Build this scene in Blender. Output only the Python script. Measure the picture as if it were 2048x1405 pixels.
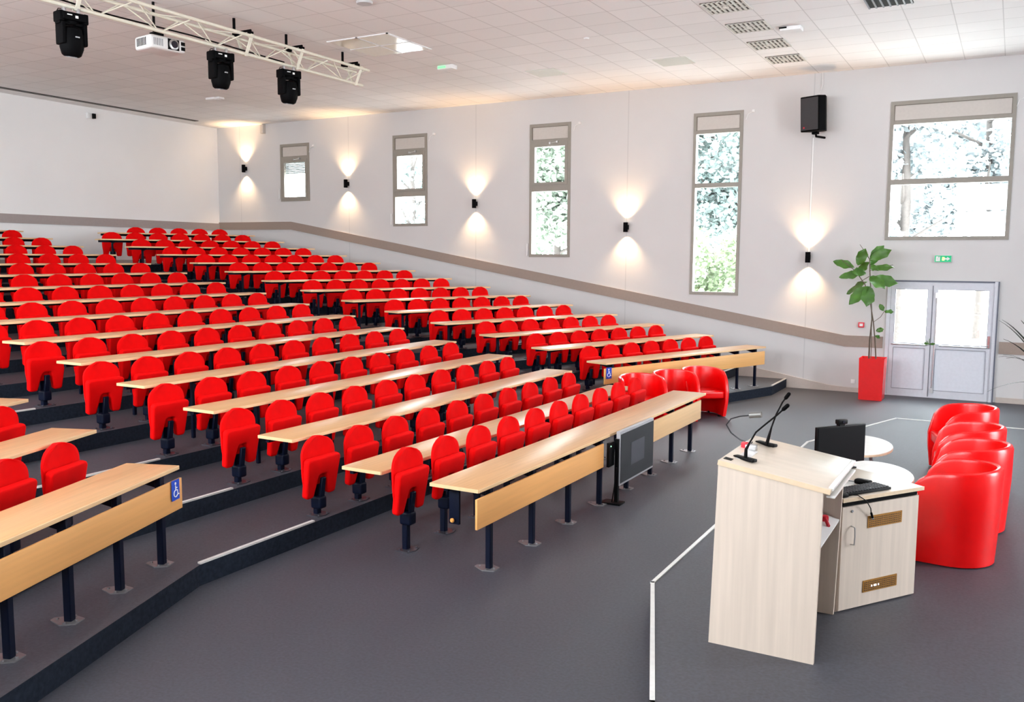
import bpy, bmesh, math, random
from mathutils import Vector, Matrix
random.seed(7)
for o in list(bpy.data.objects): bpy.data.objects.remove(o)
SC = bpy.context.scene
COL = SC.collection
R = math.radians
W = 18.58          # window wall plane (y)
CZ = 6.24          # ceiling height
XB = -20.1         # back wall (x)
XS = 6.0           # stage end wall (x)
YL = -0.6          # opposite long wall (y)

# ------------------------------------------------------------------ camera
cam = bpy.data.cameras.new('camera'); camo = bpy.data.objects.new('camera', cam); COL.objects.link(camo)
yaw, pit, rol = R(29.231), R(5.9406), R(.3274)
fw = Vector((-math.sin(yaw)*math.cos(pit), math.cos(yaw)*math.cos(pit), -math.sin(pit)))
rr = Vector((math.cos(yaw), math.sin(yaw), 0)); uu = rr.cross(fw)
r2 = rr*math.cos(rol)+uu*math.sin(rol); u2 = -rr*math.sin(rol)+uu*math.cos(rol)
M = Matrix((r2, u2, -fw)).transposed().to_4x4(); M.translation = Vector((0, 0, 2.6))
camo.matrix_world = M
cam.sensor_width = 36; cam.sensor_fit = 'HORIZONTAL'; cam.lens = 1785.6/2048*36; cam.clip_end = 300
SC.camera = camo

# ------------------------------------------------------------------ world, exposure
SC.view_settings.view_transform = 'Standard'; SC.view_settings.look = 'None'
SC.view_settings.gamma = 1; SC.view_settings.use_curve_mapping = False
SC.view_settings.exposure = 0.45
wd = bpy.data.worlds.new('sky'); SC.world = wd; wd.use_nodes = True
nt = wd.node_tree; nt.nodes.clear()
wo = nt.nodes.new('ShaderNodeOutputWorld'); wb = nt.nodes.new('ShaderNodeBackground')
wb.inputs[0].default_value = (.93, .965, 1.0, 1); wb.inputs[1].default_value = 20.0
nt.links.new(wb.outputs[0], wo.inputs[0])
def portal(loc, sx, sy, rot):
    l = bpy.data.lights.new('window_portal', 'AREA'); l.shape = 'RECTANGLE'; l.size = sx; l.size_y = sy
    l.cycles.is_portal = True
    o = bpy.data.objects.new('window_portal', l); COL.objects.link(o); o.location = loc; o.rotation_euler = rot
    return o

# ------------------------------------------------------------------ materials
def mat(name, col, rough=.6, metal=0., spec=.5, noise=0, nscale=20, bump=0, bscale=200, coat=0, sheen=0, stretch=None):
    m = bpy.data.materials.new(name); m.use_nodes = True; n = m.node_tree; b = n.nodes['Principled BSDF']
    b.inputs['Base Color'].default_value = (*col, 1); b.inputs['Roughness'].default_value = rough
    b.inputs['Metallic'].default_value = metal; b.inputs['Specular IOR Level'].default_value = spec
    b.inputs['Coat Weight'].default_value = coat; b.inputs['Sheen Weight'].default_value = sheen
    tc = n.nodes.new('ShaderNodeTexCoord'); src = tc.outputs['Object']
    if stretch:
        mp = n.nodes.new('ShaderNodeMapping'); mp.inputs['Scale'].default_value = stretch
        n.links.new(src, mp.inputs[0]); src = mp.outputs[0]
    if noise:
        t = n.nodes.new('ShaderNodeTexNoise'); t.inputs['Scale'].default_value = nscale; t.inputs['Detail'].default_value = 5
        n.links.new(src, t.inputs['Vector'])
        r = n.nodes.new('ShaderNodeMapRange'); r.inputs[1].default_value = .3; r.inputs[2].default_value = .7
        r.inputs[3].default_value = 1-noise; r.inputs[4].default_value = 1+noise
        n.links.new(t.outputs[0], r.inputs[0])
        mx = n.nodes.new('ShaderNodeVectorMath'); mx.operation = 'SCALE'; mx.inputs[0].default_value = col
        n.links.new(r.outputs[0], mx.inputs['Scale']); n.links.new(mx.outputs[0], b.inputs['Base Color'])
    if bump:
        t2 = n.nodes.new('ShaderNodeTexNoise'); t2.inputs['Scale'].default_value = bscale
        n.links.new(src, t2.inputs['Vector'])
        bp = n.nodes.new('ShaderNodeBump'); bp.inputs['Strength'].default_value = bump; bp.inputs['Distance'].default_value = .01
        n.links.new(t2.outputs[0], bp.inputs['Height']); n.links.new(bp.outputs[0], b.inputs['Normal'])
    return m
def emis(name, col, s):
    m = bpy.data.materials.new(name); m.use_nodes = True; b = m.node_tree.nodes['Principled BSDF']
    b.inputs['Base Color'].default_value = (*col, 1); b.inputs['Emission Color'].default_value = (*col, 1)
    b.inputs['Emission Strength'].default_value = s
    return m
RED = mat('red_fabric', (.74, .0006, .0012), .8, spec=.10, noise=.05, nscale=8, bump=.12, bscale=500)
VINYL = mat('red_vinyl', (.80, .0006, .0015), .27, spec=.45, noise=.04, nscale=6)
NAVY = mat('navy_metal', (.0008, .003, .014), .5, spec=.18, noise=.1, nscale=12)
BLACK = mat('black_plastic', (.0015, .0015, .002), .45, spec=.12, noise=.1)
BLACKM = mat('matt_black', (.0015, .0015, .002), .6, spec=.06, noise=.1)
STEEL = mat('steel', (.55, .55, .56), .35, metal=1, noise=.05)
CHROME = mat('chrome', (.75, .75, .76), .18, metal=1, noise=.03)
WOOD = mat('beech_laminate', (.54, .30, .135), .30, spec=.5, noise=.10, nscale=3, stretch=(14, .5, 1))
WOODE = mat('beech_edge', (.74, .50, .27), .5, noise=.06, nscale=4)
PANEL = mat('orange_beech', (.76, .38, .125), .45, noise=.05, nscale=3, stretch=(1, .4, 10))
MAPLE = mat('pale_maple', (.63, .535, .45), .5, noise=.07, nscale=3.0, stretch=(9, 9, .35))
MAPLET = mat('maple_top', (.66, .57, .47), .25, noise=.04, nscale=2, stretch=(1, 8, 1))
MAPLEE = mat('maple_edge', (.70, .54, .37), .45, noise=.05)
CARPET = mat('grey_carpet', (.029, .032, .046), .56, spec=1.0, noise=.40, nscale=48, bump=.25, bscale=600)
NAVYC = mat('navy_carpet_riser', (.014, .020, .032), .9, spec=.15, noise=.3, nscale=30, bump=.4, bscale=500)
NOSE = mat('pale_metal_nosing', (.62, .62, .60), .4, noise=.06)
TAUPE = mat('taupe_trim', (.30, .235, .200), .6, noise=.03)
BEIGE = mat('beige_skirting', (.50, .44, .40), .6, noise=.03)
FRAME = mat('taupe_window_frame', (.27, .248, .215), .45, noise=.03)
FRAMEL = mat('light_box_panel', (.52, .485, .45), .5, noise=.03)
DOORW = mat('pale_door_frame', (.60, .62, .68), .4, noise=.03)
DOORP = mat('pale_door_panel', (.66, .69, .76), .45, noise=.03)
WHITE = mat('white_plastic', (.78, .78, .78), .4, noise=.02)
OFFW = mat('white_laminate', (.84, .83, .80), .25, noise=.02)
GREYB = mat('grey_box', (.25, .26, .28), .5, noise=.05)
BRASS = mat('brass_grille', (.36, .17, .03), .35, metal=.6, noise=.15, nscale=30)
SCREEN = mat('dark_screen', (.022, .023, .027), .35, spec=.3, noise=.04)
SCREENM = mat('painted_reflection', (.06, .062, .075), .35, spec=.3, noise=.04)
BLUE = mat('sign_blue', (.01, .07, .52), .4, noise=.02)
GREEN = mat('sign_green', (.0, .30, .13), .4, noise=.02)
SIGNW = mat('sign_white', (.85, .85, .85), .4, noise=.02)
LEAF = mat('leaf_green', (.055, .16, .015), .42, noise=.3, nscale=6)
LEAFD = mat('dark_leaf', (.006, .012, .006), .5, noise=.3, nscale=6)
STEM = mat('stem_brown', (.10, .075, .05), .7, noise=.2)
TRUSS = mat('cream_truss', (.74, .71, .60), .4, noise=.04)
SHUT = mat('shutter_slats', (.52, .56, .56), .5, noise=.03)
REDM = mat('signal_red', (.65, .02, .04), .4, noise=.03)
ORANGE = mat('orange_cap', (.8, .35, .08), .4, noise=.02)
CLOTH = mat('grey_sheet', (.60, .59, .58), .3, noise=.04)
BARK = mat('bark', (.06, .05, .045), .8, noise=.3)
F1 = mat('foliage_blue_green', (.17, .22, .21), .7, noise=.25, nscale=1.2)  # foliage tones lifted, so haze and window glare sit in the leaf colour
F2 = mat('foliage_hazed', (.30, .34, .35), .7, noise=.4, nscale=1.2)  # palest foliage, strongest haze mixed into its colour
F3 = mat('foliage_bush', (.20, .255, .15), .7, noise=.25, nscale=2)
F4 = mat('foliage_mid', (.21, .255, .20), .7, noise=.25, nscale=1.5)
GROUND = mat('pale_ground', (.75, .73, .70), .9, noise=.15, nscale=1)
GLOW = emis('warm_lamp_glow', (1, .72, .40), 14)
LENS = mat('lens_glass', (.02, .02, .03), .05, noise=.02)

def wallmat():
    m = mat('white_wall_paint', (.61, .60, .60), .65, spec=.3, noise=.012, nscale=1.5)
    n = m.node_tree; b = n.nodes['Principled BSDF']
    src = b.inputs['Base Color'].links[0].from_socket
    tc = [x for x in n.nodes if x.type == 'TEX_COORD'][0]
    sp = n.nodes.new('ShaderNodeSeparateXYZ'); n.links.new(tc.outputs['Object'], sp.inputs[0])
    def joint(sock, period, off, half):
        a = n.nodes.new('ShaderNodeMath'); a.operation = 'ADD'; a.inputs[1].default_value = off; n.links.new(sock, a.inputs[0])
        p = n.nodes.new('ShaderNodeMath'); p.operation = 'PINGPONG'; p.inputs[1].default_value = period/2; n.links.new(a.outputs[0], p.inputs[0])
        c = n.nodes.new('ShaderNodeMath'); c.operation = 'LESS_THAN'; c.inputs[1].default_value = half; n.links.new(p.outputs[0], c.inputs[0])
        return c
    j1 = joint(sp.outputs['X'], 3.90, 3.62, .012); j2 = joint(sp.outputs['Y'], 4.0, -3.2, .010)
    mxx = n.nodes.new('ShaderNodeMath'); mxx.operation = 'MAXIMUM'; n.links.new(j1.outputs[0], mxx.inputs[0])
    n.links.new(j2.outputs[0], mxx.inputs[1])
    mi = n.nodes.new('ShaderNodeMix'); mi.data_type = 'RGBA'
    n.links.new(mxx.outputs[0], mi.inputs[0]); n.links.new(src, mi.inputs[6]); mi.inputs[7].default_value = (.53, .525, .53, 1)
    n.links.new(mi.outputs[2], b.inputs['Base Color'])
    return m
WALL = wallmat()
def ceilmat():
    m = mat('ceiling_tiles', (.80, .785, .78), .8, spec=.2)
    n = m.node_tree; b = n.nodes['Principled BSDF']
    tc = [x for x in n.nodes if x.type == 'TEX_COORD'][0]
    mp = n.nodes.new('ShaderNodeMapping'); mp.inputs['Location'].default_value = (.35, .21, 0)
    n.links.new(tc.outputs['Object'], mp.inputs[0])
    br = n.nodes.new('ShaderNodeTexBrick'); br.offset = 0; br.squash = 1
    br.inputs['Color1'].default_value = (.90, .89, .885, 1); br.inputs['Color2'].default_value = (.85, .84, .835, 1)
    br.inputs['Mortar'].default_value = (.66, .65, .645, 1); br.inputs['Scale'].default_value = 1
    br.inputs['Mortar Size'].default_value = .008; br.inputs['Brick Width'].default_value = .64; br.inputs['Row Height'].default_value = .64
    n.links.new(mp.outputs[0], br.inputs['Vector']); n.links.new(br.outputs[0], b.inputs['Base Color'])
    return m
CEIL = ceilmat()
def glassmat():
    m = bpy.data.materials.new('window_glass'); m.use_nodes = True; n = m.node_tree; n.nodes.clear()
    o = n.nodes.new('ShaderNodeOutputMaterial'); t = n.nodes.new('ShaderNodeBsdfTransparent'); g = n.nodes.new('ShaderNodeBsdfGlossy')
    g.inputs['Roughness'].default_value = .02; t.inputs[0].default_value = (.93, .96, .96, 1)
    x = n.nodes.new('ShaderNodeMixShader'); x.inputs[0].default_value = .05
    n.links.new(t.outputs[0], x.inputs[1]); n.links.new(g.outputs[0], x.inputs[2]); n.links.new(x.outputs[0], o.inputs[0])
    return m
GLASS = glassmat()

# ------------------------------------------------------------------ mesh helpers
class MB:
    def __init__(s): s.bm = bmesh.new()
    def box(s, c, d, rz=0, rx=0, ry=0, bev=0, seg=2, mi=0):
        t = bmesh.new(); bmesh.ops.create_cube(t, size=1)
        bmesh.ops.scale(t, vec=d, verts=t.verts)
        if bev: bmesh.ops.bevel(t, geom=t.edges[:], offset=bev, segments=seg, affect='EDGES', profile=.6)
        m = Matrix.Translation(c) @ Matrix.Rotation(rz, 4, 'Z') @ Matrix.Rotation(ry, 4, 'Y') @ Matrix.Rotation(rx, 4, 'X')
        s.add(t, m, mi); return s
    def b2(s, a, b, bev=0, mi=0):
        return s.box([(a[i]+b[i])/2 for i in range(3)], [abs(b[i]-a[i]) for i in range(3)], bev=bev, mi=mi)
    def add(s, t, m=None, mi=0):
        if m is not None: bmesh.ops.transform(t, matrix=m, verts=t.verts)
        mp = {}
        for v in t.verts: mp[v] = s.bm.verts.new(v.co)
        for f in t.faces:
            try:
                nf = s.bm.faces.new([mp[v] for v in f.verts]); nf.material_index = mi or f.material_index
            except ValueError: pass
        t.free(); return s
    def bar(s, p, q, w, h=None, mi=0):      # rectangular bar from p to q
        p = Vector(p); q = Vector(q); d = q-p; h = h or w
        t = bmesh.new(); bmesh.ops.create_cube(t, size=1); bmesh.ops.scale(t, vec=(w, h, d.length), verts=t.verts)
        up = d.to_track_quat('Z', 'Y').to_matrix().to_4x4()
        return s.add(t, Matrix.Translation((p+q)/2) @ up, mi)
    def tube(s, pts, r, n=10, mi=0, cap=True):
        pts = [Vector(p) for p in pts]; rs = r if isinstance(r, (list, tuple)) else [r]*len(pts)
        rings = []; prev = None
        for i, p in enumerate(pts):
            d = (pts[min(i+1, len(pts)-1)]-pts[max(i-1, 0)]).normalized()
            if prev is None:
                a = d.orthogonal().normalized()
            else:
                a = (prev - d*prev.dot(d)).normalized()
            prev = a; b = d.cross(a)
            rings.append([s.bm.verts.new(p+(a*math.cos(2*math.pi*k/n)+b*math.sin(2*math.pi*k/n))*rs[i]) for k in range(n)])
        for i in range(len(rings)-1):
            for k in range(n):
                f = s.bm.faces.new((rings[i][k], rings[i][(k+1) % n], rings[i+1][(k+1) % n], rings[i+1][k])); f.material_index = mi
        if cap:
            s.bm.faces.new(rings[0][::-1]).material_index = mi; s.bm.faces.new(rings[-1]).material_index = mi
        return s
    def lathe(s, prof, c=(0, 0, 0), n=24, mi=0):    # profile of (r, z)
        rings = [[s.bm.verts.new((c[0]+r*math.cos(2*math.pi*k/n), c[1]+r*math.sin(2*math.pi*k/n), c[2]+z)) for k in range(n)] for r, z in prof]
        for i in range(len(rings)-1):
            for k in range(n):
                f = s.bm.faces.new((rings[i][k], rings[i][(k+1) % n], rings[i+1][(k+1) % n], rings[i+1][k])); f.material_index = mi
        s.bm.faces.new(rings[0][::-1]); s.bm.faces.new(rings[-1])
        return s
    def prism(s, poly, a, b, m=None, bev=0, seg=2, mi=0):   # poly in xy, extruded z a..b, placed with matrix m
        t = bmesh.new()
        lo = [t.verts.new((x, y, a)) for x, y in poly]; hi = [t.verts.new((x, y, b)) for x, y in poly]
        t.faces.new(lo[::-1]); t.faces.new(hi); n = len(poly)
        for i in range(n): t.faces.new((lo[i], lo[(i+1) % n], hi[(i+1) % n], hi[i]))
        bmesh.ops.recalc_face_normals(t, faces=t.faces)
        if bev:
            es = [e for e in t.edges if all(len(f.verts) == n for f in e.link_faces if True) or any(len(f.verts) == n and n > 4 for f in e.link_faces)]
            es = [e for e in t.edges if abs(e.verts[0].co.z-e.verts[1].co.z) < 1e-6]
            bmesh.ops.bevel(t, geom=es, offset=bev, segments=seg, affect='EDGES', profile=.6)
        return s.add(t, m, mi)
    def quad(s, *p, mi=0):
        f = s.bm.faces.new([s.bm.verts.new(x) for x in p]); f.material_index = mi; return s
    def mesh(s, name, mats, smooth=True, ang=38):
        bmesh.ops.recalc_face_normals(s.bm, faces=s.bm.faces)
        me = bpy.data.meshes.new(name); s.bm.to_mesh(me); s.bm.free()
        for m in (mats if isinstance(mats, (list, tuple)) else [mats]): me.materials.append(m)
        if smooth:
            me.polygons.foreach_set('use_smooth', [True]*len(me.polygons)); me.set_sharp_from_angle(angle=R(ang))
        return me
    def obj(s, name, mats, parent=None, loc=None, smooth=True, kind=None):
        o = bpy.data.objects.new(name, s.mesh(name, mats, smooth)); COL.objects.link(o)
        if parent: o.parent = parent
        if loc: o.location = loc
        if kind: o['kind'] = kind
        return o
def thing(name, label, cat, loc=(0, 0, 0), rz=0, group=None, kind=None):
    o = bpy.data.objects.new(name, None); COL.objects.link(o); o.empty_display_size = .1
    o.location = loc; o.rotation_euler = (0, 0, rz)
    if label: o['label'] = label
    if cat: o['category'] = cat
    if group: o['group'] = group
    if kind: o['kind'] = kind
    return o
def tag(o, label, cat, group=None):
    o['label'] = label; o['category'] = cat
    if group: o['group'] = group
    return o
KIDS = {}
def kids(o):
    return [c for c in COL.objects if c.parent == o]
def copy_tree(o, parts, loc, rz, label, group):
    r = o.copy(); COL.objects.link(r); r.location = loc; r.rotation_euler = (0, 0, rz); r['label'] = label
    if group: r['group'] = group
    for ch, subs in parts:
        c = ch.copy(); COL.objects.link(c); c.parent = r
        for g in subs:
            d = g.copy(); COL.objects.link(d); d.parent = c
    return r
def tree(o): return [(c, kids(c)) for c in kids(o)]
ORD = ['first', 'second', 'third', 'fourth', 'fifth', 'sixth', 'seventh', 'eighth', 'ninth', 'tenth', 'eleventh', 'twelfth',
       'thirteenth', 'fourteenth', 'fifteenth', 'sixteenth']
def rrect(w, h, r, n=5, cx=0, cy=0):
    out = []
    for sx, sy, a0 in ((1, 1, 0), (-1, 1, 90), (-1, -1, 180), (1, -1, 270)):
        for k in range(n+1):
            a = R(a0+90*k/n); out.append((cx+sx*(w/2-r)+r*math.cos(a), cy+sy*(h/2-r)+r*math.sin(a)))
    return out

# ------------------------------------------------------------------ room shell
T = math.tan(R(20)); S = .171; PN = 1.035
NY = [YL, .77, 4.77, 13.05, 17.3, W]
def npoly(n):       # nosing line of tier n (n=1..14)
    x0 = -5.49-PN*(n-1)
    return [(x0+4*T, YL), (x0+4*T, .77), (x0, 4.77), (x0, 13.05), (x0+4.25*T, 17.3), (x0+4.25*T, W)]
fl = MB()
fl.quad((XB, YL, 0), (XS, YL, 0), (XS, W, 0), (XB, W, 0))
for n in range(1, 15):
    a = npoly(n); b = npoly(n+1) if n < 14 else [(XB, y) for y in NY]; z = S*n
    for i in range(5):
        fl.quad((*a[i], z), (*a[i+1], z), (*b[i+1], z), (*b[i], z))
        fl.quad((*a[i], z-S), (*a[i+1], z-S), (*a[i+1], z), (*a[i], z), mi=1)
me = bpy.data.meshes.new('floor'); fl.bm.to_mesh(me); fl.bm.free(); me.materials.append(CARPET); me.materials.append(NAVYC)
flo = bpy.data.objects.new('floor', me); COL.objects.link(flo); flo['kind'] = 'structure'

def wall_y(name, y0, y1, x0, x1, holes):
    m = MB(); xs = sorted({x0, x1, *[h[0] for h in holes], *[h[1] for h in holes]}); zs = sorted({0, CZ, *[h[2] for h in holes], *[h[3] for h in holes]})
    for i in range(len(xs)-1):
        run = None
        for j in range(len(zs)-1):
            cx, cz = (xs[i]+xs[i+1])/2, (zs[j]+zs[j+1])/2
            hole = any(h[0] < cx < h[1] and h[2] < cz < h[3] for h in holes)
            if not hole:
                if run is None: run = zs[j]
            if (hole or j == len(zs)-2) and run is not None:
                m.b2((xs[i], y0, run), (xs[i+1], y1, zs[j] if hole else zs[j+1])); run = None
    return m.obj(name, WALL, smooth=False, kind='structure')
WIN = [(-17.69, -16.66, 4.11, 5.65), (-13.88, -12.83, 3.39, 5.66), (-9.95, -8.90, 2.63, 5.67), (-6.045, -5.0, 1.85, 5.64), (-2.205, -.12, 2.985, 5.58)]
DOOR = (-2.105, -.215, 0, 2.22)
wall_y('wall_right', W, W+.32, XB-.3, XS+.3, WIN+[DOOR])
OPP_ADDED = [(-18.2, -16.2, 3.6, 5.65), (-14.4, -12.3, 3.39, 5.66), (-10.4, -8.4, 2.63, 5.67), (-6.5, -4.5, 2.2, 5.64), (-2.1, -.3, 3.1, 5.5)]  # unseen openings, added and sized to bring light to back wall and lectern
wall_y('wall_left', YL-.32, YL, XB-.3, XS+.3, OPP_ADDED)
MB().b2((XB-.3, YL-.32, 0), (XB, W+.32, CZ)).obj('wall_back', mat('lightened_back_wall', (.86, .86, .865), .65, spec=.3, noise=.01, nscale=1.5), smooth=False, kind='structure')  # paler than the other walls, extra brightness put into the colour for missing light
m = MB(); FH_ADDED = [(8.5, 11.0)]; ys = [YL, 8.5, 11.0, W]  # unseen opening, added to light the stage end
for i in range(3):
    if i % 2 == 0: m.b2((XS, ys[i], 0), (XS+.3, ys[i+1], CZ))
    else: m.b2((XS, ys[i], 0), (XS+.3, ys[i+1], 1.0)); m.b2((XS, ys[i], 5.4), (XS+.3, ys[i+1], CZ))
m.obj('wall_front', WALL, smooth=False, kind='structure')
MB().b2((XB-.3, YL-.32, CZ), (XS+.3, W+.32, CZ+.2)).obj('ceiling', CEIL, smooth=False, kind='structure')
for i, (a, b, c, d) in enumerate(WIN+[DOOR]): portal(((a+b)/2, W+.33, (c+d)/2), b-a, d-c, (R(-90), 0, 0))
for a, b, c, d in OPP_ADDED: portal(((a+b)/2, YL-.33, (c+d)/2), b-a, d-c, (R(90), 0, 0))
for a, b in FH_ADDED: portal((XS+.31, (a+b)/2, 3.2), 4.4, b-a, (0, R(90), 0))

# wall bands and skirting
def band(name, poly, t, mt):
    m = MB(); mm = Matrix.Translation((0, W, 0)) @ Matrix.Rotation(R(90), 4, 'X'); m.prism(poly, 0, t, mm); return m.obj(name, mt, smooth=False, kind='structure')
band('trim_1', [(XB, 3.365), (-17.35, 3.345), (-2.85, .90), (-2.15, .905), (-2.15, 1.125), (-2.85, 1.12), (-17.35, 3.56), (XB, 3.575)], .03, TAUPE)
band('trim_2', [(-.17, .905), (XS, .905), (XS, 1.125), (-.17, 1.125)], .03, TAUPE)
MB().b2((XB, YL, 3.34), (XB+.03, W, 3.545)).obj('trim_3', mat('greige_trim', (.36, .31, .30), .6, noise=.03), smooth=False, kind='structure')
band('baseboard_right', [(XB, 0), (-2.14, 0), (-2.14, .09), (-2.75, .09), (-3.1, .11), (-17.4, 2.53), (XB, 2.53)], .02, BEIGE)
MB().b2((-.17, W-.02, 0), (XS, W, .10)).obj('baseboard_right.001', BEIGE, smooth=False, kind='structure')
MB().b2((XB, YL, 2.394), (XB+.02, W, 2.50)).obj('baseboard_back', BEIGE, smooth=False, kind='structure')

# stage with pale edge strip
SP = [(-1.62, 4.47), (-2.26, 6.20), (-2.30, 12.20), (-1.475, 14.77), (XS, 14.80)]
sp = [(-1.62+(4.47-YL)*.369, YL)]+SP+[(XS, YL)]
me = MB(); me.prism(sp, 0, S); st = me.obj('stage_platform', CARPET, smooth=False, kind='structure')
def strip(name, pts, z, w=.03, h=.012):
    m = MB()
    for i in range(len(pts)-1):
        m.bar((*pts[i], z), (*pts[i+1], z), w, h)
    # bars are w x h with arbitrary roll, so rebuild as flat slabs
    m.bm.clear()
    for i in range(len(pts)-1):
        p, q = Vector(pts[i]), Vector(pts[i+1]); d = (q-p); a = math.atan2(d.y, d.x)
        m.box(((p.x+q.x)/2, (p.y+q.y)/2, z), (d.length+w*.8, w, h), rz=a)
    return m.obj(name, NOSE, smooth=False, kind='structure')
strip('trim_4', [(-1.60+(4.47-YL)*.369, YL)]+[(x+.015, y) for x, y in SP], S+.003)
k = 5
for n in range(1, 15):
    a = npoly(n); z = S*n+.004
    strip('trim_%d' % k, [(a[2][0]-.02, 4.80), (a[2][0]-.02, 6.10)], z, .035, .022); k += 1
    strip('trim_%d' % k, [(a[3][0]-.02, 12.15), (a[3][0]-.02, 13.02)], z, .035, .022); k += 1
    strip('trim_%d' % k, [(a[4][0]-.02, 17.38), (a[4][0]-.02, W-.03)], z, .035, .022); k += 1

# ------------------------------------------------------------------ windows and door
def window(n, hole, transom=None, hopper=False, shutter=None):
    a, b, c, d = hole; root = thing('window_%d' % n, None, None, ((a+b)/2, W, c), kind='structure')
    w = (b-a)/2; h = d-c; bz = h-.36 if n > 1 else h-.34; f = .065
    m = MB()
    for s_ in (-1, 1): m.b2((s_*w, -.02, 0), (s_*(w-f), .09, h))
    e_ = w-f
    m.b2((-e_, -.02, 0), (e_, .09, f)); m.b2((-e_, -.02, h-.07), (e_, .09, h)); m.b2((-e_, -.02, bz-.07), (e_, .09, bz))
    if transom: m.b2((-e_, -.01, transom[0]-c), (e_, .09, transom[1]-c))
    m.obj('window_frame', FRAME, root, smooth=False)
    m = MB(); m.b2((-w+f, .0, bz), (w-f, .07, h-.07)); m.obj('shutter_box', FRAMEL, root, smooth=False)
    m = MB()
    for x0, x1, z0, z1 in ((-w+f+.012, w-f-.012, bz, bz+.010), (-w+f+.012, w-f-.012, h-.080, h-.07), (-w+f, -w+f+.012, bz, h-.07), (w-f-.012, w-f, bz, h-.07)): m.b2((x0, -.006, z0), (x1, .001, z1))
    m.obj('shadow_gap', mat('dark_gap', (.20, .17, .14), .7, noise=.02), root, smooth=False)
    m = MB(); m.b2((-w+f, .05, f), (w-f, .056, bz-.07)); m.obj('pane', GLASS, root, smooth=False)
    lo = (transom[1]-c) if transom else f
    if hopper:
        m = MB(); g = .075; x0, x1, z0, z1 = -w+f, w-f, lo, bz-.07
        m.b2((x0, -.03, z0), (x0+g, .045, z1)); m.b2((x1-g, -.03, z0), (x1, .045, z1)); m.b2((x0+g, -.03, z0), (x1-g, .045, z0+g*.7)); m.b2((x0+g, -.03, z1-g*1.2), (x1-g, .045, z1))
        m.obj('opening_sash', FRAME, root, smooth=False)
        m = MB(); m.tube([(.02, -.06, z1-.02), (.20, -.06, z1)], .009, 8); m.b2((-.0, -.07, z1-.04), (.04, -.03, z1)); m.b2((.18, -.07, z1-.02), (.22, -.03, z1+.02)); m.obj('handle', STEEL, root)
    if shutter:
        m = MB(); z = bz-.09
        while z > shutter-c:
            m.box((0, .13, z-.02), (2*w-.02, .014, .042), bev=.006, seg=1); z -= .045
        m.obj('roller_shutter', SHUT, root)
    return root
window(1, WIN[0], None, True, 4.86)
window(2, WIN[1], (4.13, 4.27), True)
window(3, WIN[2], (4.14, 4.29), True)
window(4, WIN[3], (4.10, 4.19))
window(5, WIN[4], (4.03, 4.13))
for i, (a, b, c, d) in enumerate(OPP_ADDED):  # frames for the added, unseen daylight openings
    root = thing('window_%d' % (6+i), None, None, ((a+b)/2, YL, c), kind='structure'); w = (b-a)/2; h = d-c; m = MB()
    for s_ in (-1, 1): m.b2((s_*w, .02, 0), (s_*(w-.065), -.09, h))
    e_ = w-.065; m.b2((-e_, .02, 0), (e_, -.09, .065)); m.b2((-e_, .02, h-.065), (e_, -.09, h)); m.b2((-e_, .02, h*.55), (e_, -.09, h*.55+.07)); m.obj('window_frame', FRAME, root, smooth=False)
for i, (a, b) in enumerate(FH_ADDED):  # frame for the added opening behind the stage, out of view
    root = thing('window_%d' % (12+i), None, None, (XS, (a+b)/2, 1.0), kind='structure'); w = (b-a)/2; m = MB()
    for y in (-w, -w/3, w/3, w): m.b2((.0, y-.035, 0), (.1, y+.035, 4.4))
    m.b2((0, -w, 0), (.1, w, .07)); m.b2((0, -w, 4.33), (.1, w, 4.4)); m.obj('window_frame', FRAME, root, smooth=False)

door = thing('door_1', None, None, (-1.16, W, 0), kind='structure')
m = MB(); m.b2((-.945, -.03, 0), (-.88, .1, 2.22)); m.b2((.87, -.06, 0), (.945, .1, 2.22)); m.b2((-.88, -.03, 2.13), (.87, .1, 2.22)); m.b2((-.88, -.025, -.02), (.87, .1, .025)); m.b2((-.17, .03, .025), (-.13, .08, 2.13)); m.obj('door_frame', DOORW, door, smooth=False)
m = MB(); m.b2((-.945, -.05, 2.195), (.945, -.03, 2.225)); m.b2((.925, -.075, 0), (.948, -.03, 2.22)); m.obj('frame_edge', mat('dark_edge', (.10, .11, .15), .4, noise=.03), door, smooth=False)
def leaf(x0, x1, edge):
    root = MB(); g = .085
    root.b2((x0, -.02, .02), (x0+g, .04, 2.13)); root.b2((x1-g, -.02, .02), (x1, .04, 2.13)); root.b2((x0+g, -.02, .02), (x1-g, .04, .14)); root.b2((x0+g, -.02, 2.05), (x1-g, .04, 2.13)); root.b2((x0+g, -.02, .93), (x1-g, .04, 1.03))
    lf = root.obj('door_leaf', DOORW, door, smooth=False)
    MB().b2((x0+g, .0, .14), (x1-g, .02, .93)).obj('lower_panel', DOORP, lf, smooth=False)
    MB().b2((x0+g, .005, 1.03), (x1-g, .012, 2.05)).obj('pane', GLASS, lf, smooth=False)
    q = MB()
    for a, b in ((1.02, 2.05), (.14, .93)):
        q.b2((x0+g, -.024, b), (x1-g, -.019, b+.010)); q.b2((x0+g, -.024, a), (x1-g, -.019, a+.010)); q.b2((x0+g-.006, -.024, a), (x0+g+.002, -.019, b)); q.b2((x1-g-.002, -.024, a), (x1-g+.006, -.019, b))
    q.b2((x0-.004, -.026, .02), (x0+.004, -.0195, 2.13)); q.b2((x1-.004, -.026, .02), (x1+.004, -.0195, 2.13))
    q.obj('dark_gap_line', mat('grey_gap_line', (.24, .25, .29), .6, noise=.05), lf, smooth=False)  # thin dark lines along the gaps of leaf, panel and pane
    return lf
l1 = leaf(-.88, -.155, 0); l2 = leaf(-.145, .87, 1)
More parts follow.
